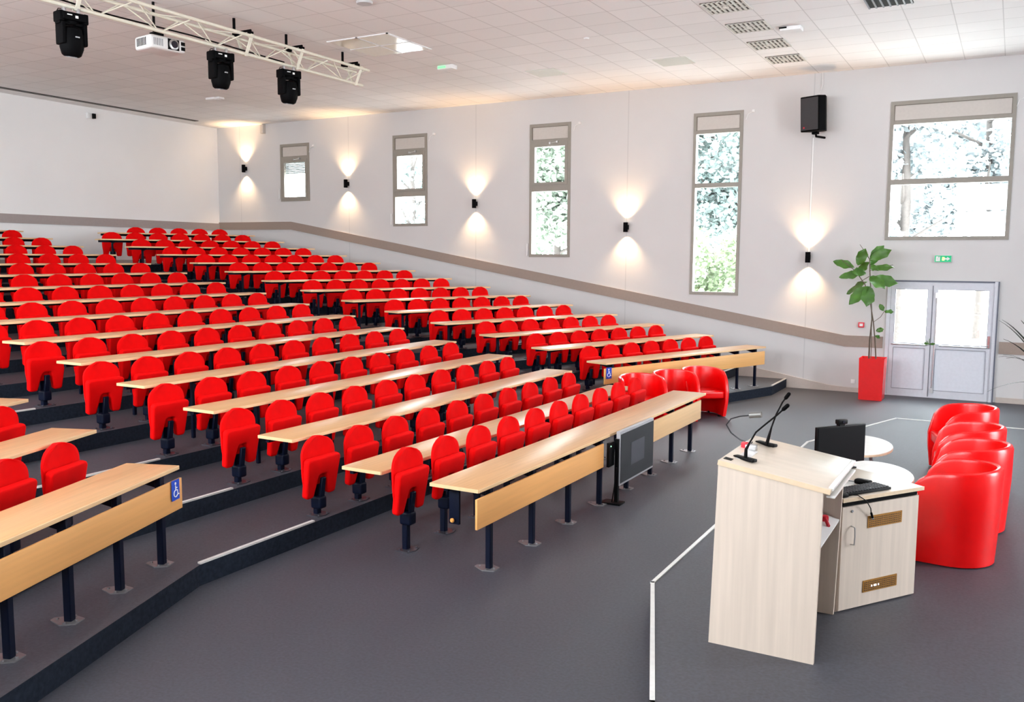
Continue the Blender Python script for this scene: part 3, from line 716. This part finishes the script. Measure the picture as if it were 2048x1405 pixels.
m = MB(); m.b2((-.045, -.025, .012), (.045, .02, .048), bev=.008); m.b2((-.028, -.015, -.004), (.028, .02, .014)); m.obj('body', BLACK, wc)
m = MB(); m.lathe([(.011, 0), (.011, .004)], (0, 0, 0), 12); o = m.obj('lens', LENS, wc); o.location = (0, -.026, .03); o.rotation_euler = (R(90), 0, 0)
hm = thing('cable_microphone', 'thin black gooseneck microphone hanging over the cabinet front', 'microphone', cabp(.03, .02), CA)
m = MB(); m.box((0, 0, .014), (.06, .045, .026), bev=.006); m.obj('base', BLACK, hm)
m = MB(); m.tube([(.02, -.01, .02), (.09, -.045, .015), (.16, -.06, -.03), (.21, -.055, -.09), (.235, -.04, -.13)], .0035, 8); m.obj('gooseneck', BLACK, hm)
m = MB(); m.tube([(.235, -.04, -.13), (.255, -.035, -.165)], .008, 10); m.tube([(.256, -.034, -.167), (.260, -.033, -.176)], .009, 10, mi=1); m.obj('microphone_capsule', [BLACK, CHROME], hm)

# ------------------------------------------------------------------ plants
def leaf_bm(m, base, tip, width, droop=.1, lobes=True, fold=.15, mi=0):
    base = Vector(base); tip = Vector(tip); d = tip-base; L = d.length; d.normalize()
    side = d.cross(Vector((random.uniform(-.3, .6), -1, random.uniform(.1, 1.1))))
    if side.length < .1: side = Vector((1, 0, 0))
    side.normalize(); up = side.cross(d)
    n = 10; row = []
    for i in range(n+1):
        t = i/n; w = width*(math.sin(math.pi*min(1, t**.75))**.8)*(.55+.6*t if t < .75 else 1.0)
        if lobes: w *= 1-.16*abs(math.sin(t*9))
        c = base+d*L*t-Vector((0, 0, 1))*droop*L*t*t
        wv = .02*math.sin(t*12)
        row.append([m.bm.verts.new(c-side*w+up*(w*fold+wv)), m.bm.verts.new(c-side*w*.5+up*w*fold*.4), m.bm.verts.new(c), m.bm.verts.new(c+side*w*.5+up*w*fold*.4), m.bm.verts.new(c+side*w+up*(w*fold-wv))])
    for a, b in zip(row, row[1:]):
        for j in range(4):
            m.bm.faces.new((a[j], a[j+1], b[j+1], b[j])).material_index = mi
pot = thing('fiddle_leaf_plant', 'tall leafy fig plant in a square red pot left of the door', 'plant', (-2.215, 17.82, 0))
m = MB(); bot, topw, H = .20, .225, .79
t = bmesh.new(); bmesh.ops.create_cube(t, size=1); bmesh.ops.scale(t, vec=(.44, .44, H), verts=t.verts)
for v in t.verts:
    if v.co.z < 0: v.co.x *= .93; v.co.y *= .93
tf = [f for f in t.faces if f.normal.z > .9]; r_ = bmesh.ops.inset_region(t, faces=tf, thickness=.03)
bmesh.ops.translate(t, verts=list({v for f in tf for v in f.verts}), vec=(0, 0, -.06))
bmesh.ops.bevel(t, geom=[e for e in t.edges], offset=.006, segments=2, affect='EDGES')
m.add(t, Matrix.Translation((0, 0, H/2))); m.obj('pot', mat('red_gloss_pot', (.75, .006, .008), .22, noise=.03), pot)
MB().b2((-.19, -.19, .70), (.19, .19, .735)).obj('soil', mat('soil', (.05, .035, .025), .95, noise=.3), pot)
def loc(x, z, y=0): return (x+2.215, y, z)
m = MB(); m.tube([loc(-2.29, .73), loc(-2.29, 1.1), loc(-2.27, 1.5, .02), loc(-2.30, 1.9), loc(-2.34, 2.3, .03), loc(-2.36, 2.62), loc(-2.42, 2.72), loc(-2.54, 2.89)], [.014, .013, .012, .012, .010, .009, .007, .005], 8)
m.tube([loc(-2.17, .73, .04), loc(-2.20, 1.1, .03), loc(-2.24, 1.45), loc(-2.32, 1.9, -.04), loc(-2.42, 2.15), loc(-2.6, 2.4), loc(-2.85, 2.6)], [.012, .012, .011, .010, .009, .007, .005], 8)
m.tube([loc(-2.24, 1.45), loc(-2.12, 1.55), loc(-2.05, 1.68)], .005, 6); m.tube([loc(-2.35, 2.3), loc(-2.5, 2.2), loc(-2.62, 2.1)], .006, 6); m.tube([loc(-2.36, 2.4), loc(-2.1, 2.48), loc(-1.95, 2.52)], .005, 6)
m.tube([loc(-2.25, .73, -.05), loc(-2.25, 1.0, -.05), loc(-2.27, 1.4, -.02)], .007, 6)
m.obj('stem', STEM, pot)
LV = [((-2.36, 2.60), (-1.98, 2.82), .085, 0), ((-2.36, 2.62), (-2.14, 2.90), .07, .1), ((-2.56, 2.50), (-2.42, 2.84), .085, -.05), ((-2.62, 2.46), (-3.02, 2.60), .075, .05), ((-2.50, 2.34), (-2.86, 2.30), .075, -.1),
      ((-2.40, 2.36), (-2.62, 2.42), .07, -.2), ((-2.34, 2.30), (-2.04, 2.10), .095, -.15), ((-2.32, 2.26), (-1.86, 2.20), .095, .08), ((-2.38, 2.20), (-2.76, 1.98), .085, .1), ((-2.36, 2.12), (-2.66, 1.80), .095, -.12), ((-2.34, 2.12), (-2.36, 1.76), .115, -.1),
      ((-2.34, 2.44), (-1.90, 2.50), .055, -.1), ((-2.36, 2.56), (-2.60, 2.38), .07, .12), ((-2.33, 2.5), (-2.18, 2.42), .06, -.12), ((-2.07, 1.66), (-2.15, 1.80), .04, 0), ((-2.06, 1.65), (-1.90, 1.66), .035, .05), ((-2.19, 1.28), (-2.05, 1.34), .04, 0), ((-2.2, 1.2), (-2.12, 1.16), .03, .05), ((-2.36, 2.5), (-2.2, 2.76), .06, .15)]
for (a, b, w, dy) in LV:
    m = MB(); leaf_bm(m, loc(a[0], a[1], dy*.3), loc(b[0], b[1], dy*1.6), w*1.55, droop=.06); m.obj('leaf', LEAF, pot)
palm = thing('potted_palm', 'dark thin-leaved palm reaching in at the right edge beyond the armchairs', 'plant', (.62, 15.1, 0))
m = MB(); m.lathe([(.17, 0), (.20, .05), (.22, .38), (.20, .38)], (0, 0, 0), 20); m.obj('pot', BLACK, palm)
m = MB(); m.tube([(0, 0, .3), (.01, 0, .8)], .03, 8); m.obj('stem', STEM, palm)
for i in range(26):
    a = 2*math.pi*i/26+.3; rr_ = .7+.35*random.random(); zz = random.choice([-.35, -.1, .1, .45, .75, .95])
    p0 = Vector((0, 0, .65+.15*random.random())); p2 = Vector((rr_*math.cos(a), rr_*math.sin(a), .75+zz)); p1 = (p0+p2)/2+Vector((0, 0, .22+.1*random.random()))
    m = MB(); pts = [p0*(1-t)**2+p1*2*t*(1-t)+p2*t*t for t in [k/10 for k in range(11)]]
    d = Vector((-math.sin(a), math.cos(a), 0)); row = []
    for k_, p in enumerate(pts):
        w = .022*math.sin(math.pi*min(.97, .12+k_/10*.85))+.002; row.append((m.bm.verts.new(p-d*w), m.bm.verts.new(p+Vector((0, 0, -.004))), m.bm.verts.new(p+d*w)))
    for u_, v_ in zip(row, row[1:]):
        for j in range(2): m.bm.faces.new((u_[j], u_[j+1], v_[j+1], v_[j]))
    m.obj('leaf', LEAFD, palm)

# ------------------------------------------------------------------ wall things
def sconce(x, z, label):
    root = thing('wall_sconce', label, 'wall light', (x, W, z), 0, 'black up-and-down wall lights')
    m = MB(); m.lathe([(.046, -.105), (.050, -.10), (.050, .10), (.046, .105), (.040, .105), (.040, .085)], (0, -.11, 0), 20); m.obj('body', BLACKM, root)
    m = MB(); m.b2((-.035, -.07, -.05), (.035, 0, .05), bev=.004); m.obj('wall_bracket', BLACKM, root)
    for s_ in (-1, 1):
        m = MB(); m.lathe([(.034, 0), (.034, .004)], (0, -.11, s_*.100-.002), 16); m.obj('bulb', GLOW, root)
        l = bpy.data.lights.new('sconce_beam', 'SPOT'); l.energy = 100; l.color = (1, .66, .36); l.spot_size = R(104); l.spot_blend = 1.0; l.shadow_soft_size = .03
        lo = bpy.data.objects.new('sconce_beam', l); COL.objects.link(lo); lo.parent = root; lo.location = (0, -.11, s_*.118)
        lo.rotation_euler = (R(180) if s_ > 0 else 0, 0, 0)
SCX = [(-18.986, 5.056), (-15.335, 4.512), (-11.404, 3.899), (-7.497, 3.291), (-3.6, 2.651)]
SLB = ['black up-and-down wall light nearest the back corner of the hall', 'black up-and-down wall light right of the shuttered smallest window', 'black up-and-down wall light between second and third windows from the back', 'black up-and-down wall light left of the tallest narrow window', 'black up-and-down wall light below the loudspeaker, beside the fig plant']
for (x, z), lb in zip(SCX, SLB): sconce(x, z, lb)
spk = thing('loudspeaker', 'black loudspeaker tilted on a wall bracket near the ceiling', 'loudspeaker', (-3.50, 18.22, 5.40), R(-22))
sp_ = MB(); mm = Matrix.Rotation(R(4), 4, 'X')
sp_.prism([(-.21, -.20), (.19, -.20), (.235, -.05), (.12, .17), (-.14, .17)], -.33, .33, mm, bev=.008, seg=1); sp_.obj('cabinet', BLACKM, spk)
m = MB(); m.b2((-.19, -.212, -.30), (.17, -.198, .30)); bmesh.ops.transform(m.bm, matrix=mm, verts=m.bm.verts); m.obj('grille', mat('speaker_grille', (.03, .03, .033), .5, noise=.3, nscale=200), spk)
m = MB(); m.box((-.12, -.215, -.27), (.03, .004, .03)); m.obj('badge', REDM, spk)
m = MB(); m.tube([(0, 0, -.33), (.0, .03, -.42), (0, .36*.9, -.42)], .022, 8); m.box((0, 0, -.36), (.12, .08, .05), bev=.01); m.obj('bracket', BLACKM, spk)
m = MB(); m.tube([(-3.47, 18.56, 6.235), (-3.46, 18.55, 6.0), (-3.50, 18.45, 5.80), (-3.52, 18.38, 5.73)], .008, 6); tag(m.obj('speaker_cable', WHITE), 'thin pale cable running from the ceiling down to the loudspeaker', 'cable')
for (x, z), nm in zip(SCX[1:], ('second', 'third', 'fourth', 'fifth')): pass
m = MB(); m.b2((-3.615, W-.012, 2.76), (-3.59, W, 5.0)); tag(m.obj('wall_conduit', WHITE), 'thin white cable conduit between loudspeaker and the wall light below', 'conduit')
ex = thing('exit_sign', 'green emergency exit sign with running man above the double door', 'sign', (-1.165, W, 2.634))
m = MB(); m.b2((-.15, -.06, -.065), (.14, 0, .065), bev=.005); m.obj('housing', WHITE, ex)
m = MB(); m.b2((-.145, -.064, -.06), (.135, -.059, .06)); m.obj('green_face', emis('green_face', (.0, .33, .14), .5), ex, smooth=False)
m = MB(); y = -.0665
def fp(*pts): m.quad(*[(a, y, b) for a, b in pts])
fp((-.125, -.045), (-.055, -.045), (-.055, .045), (-.125, .045))                           # door panel
fp((.02, -.014), (.07, -.014), (.07, .014), (.02, .014)); fp((.065, -.035), (.115, 0), (.115, .001), (.065, .035))   # arrow
m.obj('symbol', SIGNW, ex, smooth=False)
m = MB(); y = -.067
m.lathe([(.0095, 0), (.0095, .001)], (0, 0, 0), 10); bmesh.ops.rotate(m.bm, verts=m.bm.verts, cent=(0, 0, 0), matrix=Matrix.Rotation(R(90), 3, 'X')); bmesh.ops.translate(m.bm, verts=m.bm.verts, vec=(-.075, y, .035))
for a, b in (((-.085, .022), (-.095, -.005)), ((-.095, -.005), (-.075, -.02)), ((-.075, -.02), (-.085, -.042)), ((-.095, -.005), (-.112, -.03)), ((-.085, .02), (-.065, .005)), ((-.085, .02), (-.108, .008))):
    m.bar((a[0], y, a[1]), (b[0], y, b[1]), .007, .002)
m.obj('running_man', GREEN, ex, smooth=False)
m = MB(); m.b2((-.02, -.068, -.03), (.02, -.062, .03)); m.obj('lit_lamp', emis('yellow_lamp', (1, .85, .2), 1.2), ex)
al = thing('fire_alarm_button', 'small red fire alarm call point on the wall left of plant', 'alarm', (-2.552, W, 1.34))
m = MB(); m.b2((-.055, -.05, -.05), (.055, 0, .05), bev=.006); m.obj('housing', REDM, al)
m = MB(); m.b2((-.03, -.053, -.025), (.03, -.049, .025)); m.obj('glass_plate', SIGNW, al)
m = MB(); m.b2((-.04, -.015, -.03), (.04, 0, .05), bev=.004); tag(m.obj('wall_socket', WHITE, loc=(-2.66, W, .20)), 'white wall socket low down left of the red pot', 'socket')
m = MB(); m.b2((-.06, -.10, -.12), (.06, 0, .12), bev=.01); tag(m.obj('sensor_box', mat('greige_box', (.55, .50, .45), .5, noise=.03), loc=(-18.28, W, 6.10)), 'small beige sensor box high on window wall near the back corner', 'sensor')
for x, z, lb in ((-16.50, 5.55, 'smallest, shuttered window'), (-12.62, 5.62, 'second window from the back'), (-8.68, 5.62, 'third window from the back'), (-4.80, 5.60, 'tallest narrow window'), (.02, 5.5, 'large square window')):
    m = MB(); m.b2((-.02, -.05, -.02), (.03, 0, .03), bev=.005); m.tube([(0, -.02, 0), (-.10, -.03, -.05), (-.14, -.03, -.16)], .006, 6)
    tag(m.obj('shutter_crank_guide', WHITE, loc=(x, W, z)), 'tiny white shutter guide at the top right corner of %s' % lb, 'fitting', 'shutter guides at the window corners')
for x, z, lb in ((-13.93, 3.55, 'second window from the back'), (-9.99, 2.78, 'third window from the back'), (-17.73, 4.3, 'smallest window')):
    m = MB(); m.tube([(0, -.03, .16), (0, -.035, -.12)], .012, 8); tag(m.obj('shutter_crank', WHITE, loc=(x, W, z)), 'small white shutter crank at the lower left of %s' % lb, 'crank', 'shutter cranks beside the windows')
cc = thing('wall_camera', 'small white and black camera box high on the back wall', 'camera', (XB, 14.53, 6.03))
m = MB(); m.b2((0, -.10, -.07), (.06, .02, .07), bev=.01); m.obj('mount', WHITE, cc)
m = MB(); m.b2((.0, .02, -.06), (.10, .10, .06), bev=.005); m.obj('camera_body', BLACK, cc)

# ------------------------------------------------------------------ ceiling things
for i, (x, y) in enumerate(((-3.84, 13.13), (-3.84, 14.42), (-3.84, 15.72), (-3.84, 16.98))):
    root = thing('ceiling_vent', 'slotted square ceiling vent, %s in the line leading to the window wall' % ('nearest the viewer', 'second nearest the viewer', 'third', 'farthest')[i], 'vent', (x, y, CZ), 0, 'slotted vents in a line across the ceiling')
    MB().b2((-.30, -.30, -.008), (.30, .30, 0)).obj('backing', mat('vent_dark', (.10, .085, .07), .7, noise=.05), root, smooth=False)
    m = MB()
    for k_ in range(9): m.b2((-.30+k_*.0725, -.30, -.022), (-.30+k_*.0725+.030, .30, -.006))
    for y_ in (-.30, -.1, .1, .28): m.b2((-.30, y_, -.018), (.30, y_+.015, -.008))
    m.b2((-.04, -.04, -.026), (.04, .04, -.008)); m.obj('slats', mat('vent_cream', (.62, .60, .55), .5, noise=.03), root, smooth=False)
root = thing('ceiling_vent', 'dark slotted vent at the very top edge of the ceiling', 'vent', (-1.75, 13.9, CZ))
MB().b2((-.30, -.30, -.008), (.30, .30, 0)).obj('backing', BLACKM, root, smooth=False)
m = MB()
for k_ in range(7): m.b2((-.30+k_*.095, -.30, -.022), (-.30+k_*.095+.022, .30, -.006))
m.obj('slats', GREYB, root, smooth=False)
dt = thing('smoke_detector_box', 'flat white detector box on the ceiling right of the vents', 'detector', (-3.27, 14.80, CZ))
m = MB(); m.b2((-.16, -.12, -.06), (.16, .12, 0), bev=.012); m.obj('housing', WHITE, dt)
m = MB(); m.b2((-.165, -.14, -.03), (-.05, -.10, -.01)); m.obj('dark_slot', BLACKM, dt)
eb = thing('emergency_light', 'small ceiling emergency light with green glow near the truss end', 'light', (-9.63, 14.62, CZ))
m = MB(); m.b2((-.17, -.09, -.075), (.17, .09, 0), bev=.01); m.obj('housing', WHITE, eb)
m = MB(); m.b2((-.15, -.10, -.06), (.02, -.088, -.02)); m.obj('green_lamp', emis('green_glow', (.2, .8, .3), .8), eb)
for (x, y, lb) in ((-16.3, 15.03, 'small white ceiling sensor beneath the truss, towards the back wall'),):
    m = MB(); m.b2((-.18, -.12, -.05), (.1, .1, 0), bev=.01); m.b2((.1, -.08, -.04), (.22, .08, 0), bev=.008); tag(m.obj('ceiling_sensor', WHITE, loc=(x, y, CZ)), lb, 'sensor')
m = MB(); m.lathe([(.11, -.03), (.12, -.015), (.12, 0)], (0, 0, 0), 24); tag(m.obj('ceiling_speaker', mat('pale_grey_disc', (.5, .5, .51), .5, noise=.03), loc=(-8.33, 10.5, CZ)), 'round grey disc speaker at the top edge of the ceiling', 'speaker')
m = MB(); m.lathe([(.04, -.02), (.05, 0)], (0, 0, 0), 16); tag(m.obj('ceiling_detector', WHITE, loc=(-6.4, 13.9, CZ)), 'tiny round white detector in the middle of the ceiling', 'detector')
MB().b2((-19.55, YL+.1, CZ-.012), (-19.40, 17.3, CZ)).obj('trim_60', mat('dark_track', (.05, .045, .04), .6, noise=.1), smooth=False, kind='structure')
for (x, y, c_, lb, s_) in ((-5.70, 16.25, (.60, .61, .56), 'slightly darker grey ceiling tile, nearer the vents', 1), (-8.24, 16.05, (.60, .60, .55), 'slightly darker grey ceiling tile, nearer the truss end', 1)):
    m = MB(); m.b2((-.31, -.31, -.012), (.31, .31, 0)); tag(m.obj('ceiling_tile', mat('grey_tile', c_, .6, noise=.02), loc=(x, y, CZ), smooth=False), lb, 'ceiling tile', 'darker grey ceiling tiles')
lt = thing('ceiling_light', 'glossy square light panel in the ceiling beyond the truss', 'ceiling light', (-9.75, 12.70, CZ))
m = MB()
for a in (-.32, .32):
    for b_ in (-.32, .32): m.b2((a-.29, b_-.29, -.012), (a+.29, b_+.29, 0))
m.obj('diffuser', mat('glossy_diffuser', (.86, .84, .72), .12, noise=.02), lt, smooth=False)
m = MB(); m.b2((-.64, -.015, -.016), (.64, .015, 0)); m.b2((-.015, -.64, -.016), (.015, .64, 0)); m.b2((.61, -.64, -.016), (.64, .64, 0)); m.b2((-.64, -.64, -.016), (.64, -.61, 0)); m.obj('frame', WHITE, lt, smooth=False)

# truss
TX, TZ, TY0, TY1 = -10.35, 5.95, 4.3, 13.15
CH1 = (TX, TZ); CH2 = (TX-.29, TZ); CH3 = (TX-.145, TZ-.25)
tr = thing('lighting_truss', 'cream triangular lighting truss hung under the ceiling', 'truss', (CH3[0], TY1, TZ))
def tl(x, y, z): return (x-CH3[0], y-TY1, z-TZ)
for c_ in (CH1, CH2, CH3):
    m = MB(); m.tube([tl(c_[0], TY0, c_[1]), tl(c_[0], TY1, c_[1])], .025, 10); m.obj('chord', TRUSS, tr)
nb = 18; dy = (TY1-TY0-.1)/nb
for (a, b_) in ((CH1, CH3), (CH2, CH3), (CH1, CH2)):
    for i in range(nb):
        y0 = TY0+.05+dy*i; f_, g_ = (a, b_) if i % 2 == 0 else (b_, a)
        m = MB(); m.tube([tl(f_[0], y0+.03, f_[1]), tl(g_[0], y0+dy-.03, g_[1])], .009, 6); m.obj('brace', TRUSS, tr)
for y in (7.45, 10.30, 11.42, 12.93):
    m = MB(); m.bar(tl(CH1[0]+.02, y, CH1[1]+.03), tl(CH3[0]+.02, y, CH3[1]-.03), .055, .012); m.bar(tl(CH2[0]-.02, y, CH2[1]+.03), tl(CH3[0]-.02, y, CH3[1]-.03), .055, .012); m.obj('joint_plate', TRUSS, tr)
for y in (5.2, 10.25, 11.38, 12.80):
    m = MB(); m.tube([tl(CH2[0]-.02, y, CZ), tl(CH2[0]-.02, y, CH2[1]+.03)], .022, 10); m.tube([tl(CH1[0]-.02, y+.06, CZ-.20), tl(CH2[0]-.05, y+.06, CZ-.20)], .018, 8); m.box(tl(CH2[0]+.02, y, CH2[1]+.04), (.10, .08, .07), bev=.01); m.box(tl(CH1[0]-.03, y+.06, CH1[1]+.04), (.07, .07, .07), bev=.01); m.obj('hanger', BLACKM, tr)
m = MB(); m.tube([tl(CH3[0]-.05, TY0, TZ-.19), tl(CH3[0]-.04, 6.6, TZ-.16), tl(CH3[0]-.05, 8.0, TZ-.20), tl(CH3[0]-.04, 9.3, TZ-.18), tl(CH3[0]-.05, 11.2, TZ-.2)], .012, 6); m.obj('cable', BLACK, tr)
# moving head lights
def moving_head(y, tilt, rz, label):
    z = CH3[1]-.03; root = thing('moving_head_light', label, 'stage light', (CH3[0], y, z), rz, 'black moving head lights under the truss')
    m = MB()
    for s_ in (-1, 1): m.box((0, s_*.09, -.02), (.05, .035, .09), bev=.008)
    m.obj('clamp', STEEL, root)
    m = MB(); m.box((0, 0, -.105), (.24, .30, .10), bev=.02, seg=2); m.box((0, .15, -.11), (.19, .06, .13), bev=.018); m.box((0, -.15, -.11), (.19, .06, .13), bev=.018); m.lathe([(.075, -.19), (.085, -.15)], (0, 0, 0), 20); m.obj('base', BLACKM, root)
    m = MB(); m.b2((.119, -.10, -.10), (.124, -.04, -.088)); m.b2((.119, .0, -.125), (.124, .035, -.095)); m.obj('status_display', SIGNW, root)
    for s_ in (-1, 1):
        m = MB(); m.box((0, s_*.135, -.31), (.20, .05, .27), bev=.022, seg=2); m.box((0, s_*.10, -.185), (.13, .15, .035), bev=.012); m.obj('yoke_arm', BLACKM, root)
    hd = MB(); prof = [(.07, .16), (.11, .14), (.135, .06), (.145, -.02), (.14, -.10), (.115, -.18), (.09, -.20)]
    hd.lathe(prof[::-1], (0, 0, 0), 20); o = hd.obj('head', BLACKM, root, loc=(0, 0, -.375)); o.rotation_euler = (0, tilt, 0)
    m = MB(); m.lathe([(.08, -.206), (.08, -.200)], (0, 0, 0), 20); g = m.obj('lens', LENS, o)
    m = MB(); m.b2((.135, -.02, .03), (.146, .03, .045)); m.obj('badge', mat('grey_badge', (.35, .35, .36), .4, noise=.02), o)
    m = MB(); m.tube([(-.02, -.05, .0), (-.03, -.14, -.01), (-.02, -.17, -.06)], .006, 6); m.obj('safety_cable', BLACK, root)
moving_head(7.38, R(8), R(-10), 'largest black moving head light, leftmost of the three under truss')
moving_head(9.81, R(6), R(-14), 'black moving head light right of the white projector under truss')
moving_head(11.25, R(8), R(-16), 'smallest black moving head light, nearest the free end of truss')
pj = thing('projector', 'white ceiling projector on a black pole beside the truss', 'projector', (-11.0, 9.08, 5.64), R(-8))
m = MB(); m.box((0, .06, 0), (.42, .56, .19), bev=.045, seg=3); m.obj('casing', WHITE, pj)
m = MB(); m.tube([(-.02, -.02, .09), (-.02, -.02, CZ-5.64)], .02, 10); m.obj('pole', BLACK, pj)
m = MB(); m.box((-.02, .02, .13), (.12, .16, .09), bev=.01); m.obj('mount_bracket', BLACK, pj)
m = MB(); m.lathe([(.075, 0), (.078, .02), (.06, .03)], (0, 0, 0), 24); o = m.obj('lens_ring', STEEL, pj); o.location = (.205, .14, 0); o.rotation_euler = (0, R(90), 0)
m = MB(); m.lathe([(.052, 0), (.052, .008)], (0, 0, 0), 20); g = m.obj('lens', LENS, pj); g.location = (.232, .14, 0); g.rotation_euler = (0, R(90), 0)
m = MB(); m.b2((.206, .05, -.075), (.212, .23, .075)); m.b2((.206, .26, .01), (.213, .325, .06)); m.b2((.206, .26, -.06), (.213, .325, -.01)); m.obj('front_recess', BLACK, pj)
m = MB()
for i in range(7): m.b2((-.14+i*.036, -.223, -.05), (-.122+i*.036, -.218, .06))
m.obj('air_vents', BLACKM, pj)
m = MB()
for i in range(6): m.b2((.205, -.17+i*.026, -.05), (.212, -.157+i*.026, .05))
m.obj('air_vents', GREYB, pj)

# ------------------------------------------------------------------ outdoors
MB().b2((-60, W+.34, -.12), (30, 90, -.02)).obj('outdoor_ground', GROUND, smooth=False, kind='structure')
def outdoor_tree(x, y, z0, z1, rad, mt, n, label, cat='tree', trunk=True, leaf=.35):
    root = thing('outdoor_tree' if cat == 'tree' else 'outdoor_bush', label, cat, (x, y, 0), 0, None)
    m = MB(); H = z1-z0; rnd = random.Random(int(x*100+y)); clumps = [(Vector((rnd.uniform(-.8, .8)*rad, rnd.uniform(-.8, .8)*rad, z0+H*rnd.uniform(.1, .95))), rnd.uniform(.25, .5)*rad) for _ in range(26)]
    for i in range(n*4):
        c, r_ = clumps[i % 26]; v = Vector((rnd.gauss(0, 1), rnd.gauss(0, 1), rnd.gauss(0, 1))).normalized()*r_*rnd.uniform(.6, 1.0)+c
        a = Vector((rnd.gauss(0, 1), rnd.gauss(0, 1), rnd.gauss(0, .6))).normalized()*leaf*.5*rnd.uniform(.5, 1); b_ = a.cross(Vector((rnd.gauss(0, 1), rnd.gauss(0, 1), rnd.gauss(0, 1)))).normalized()*leaf*.25
        m.quad(v-a, v-b_, v+a, v+b_)
    me_ = bpy.data.meshes.new('foliage'); m.bm.to_mesh(me_); m.bm.free(); me_.materials.append(mt); o = bpy.data.objects.new('foliage', me_); COL.objects.link(o); o.parent = root
    if trunk:
        m = MB(); m.tube([(0, 0, -.05), (.1, 0, z0+H*.3), (-.05, .1, z1-H*.15)], [.16, .13, .06], 10)
        for k_ in range(7):
            a = k_*2.4; z_ = z0+H*(.1+.1*k_); m.tube([(0, 0, z_), (math.cos(a)*rad*.7, math.sin(a)*rad*.7, z_+H*.12)], [.07, .02], 6)
        m.obj('trunk', BARK, root)
outdoor_tree(-9.4, 31, 3.2, 8.2, 2.3, F1, 2600, 'blue-green tree seen through the tallest narrow window')
outdoor_tree(-7.6, 25.6, .4, 3.2, 1.6, F3, 1800, 'low yellow-green bush outside the tallest narrow window', 'bush', False, .22)
outdoor_tree(-15.2, 30.5, 2.2, 7.6, 2.2, F4, 2200, 'green tree seen through the third window from the back')
outdoor_tree(-21.5, 30, 1.5, 9.0, 1.3, F1, 500, 'thin dark pine trunk with sparse branches behind the second window', leaf=.3)
outdoor_tree(-2.9, 28, 2.4, 8.5, 1.5, F2, 1800, 'haze-paled tree at the left behind the large square window')
outdoor_tree(-1.0, 34, 2.2, 10.5, 2.6, F2, 3500, 'haze-paled tree at the right behind the large square window')
outdoor_tree(-29.8, 42, 1.0, 6.5, 2.4, F1, 1200, 'distant tree low down behind the second window from the back', leaf=.4)
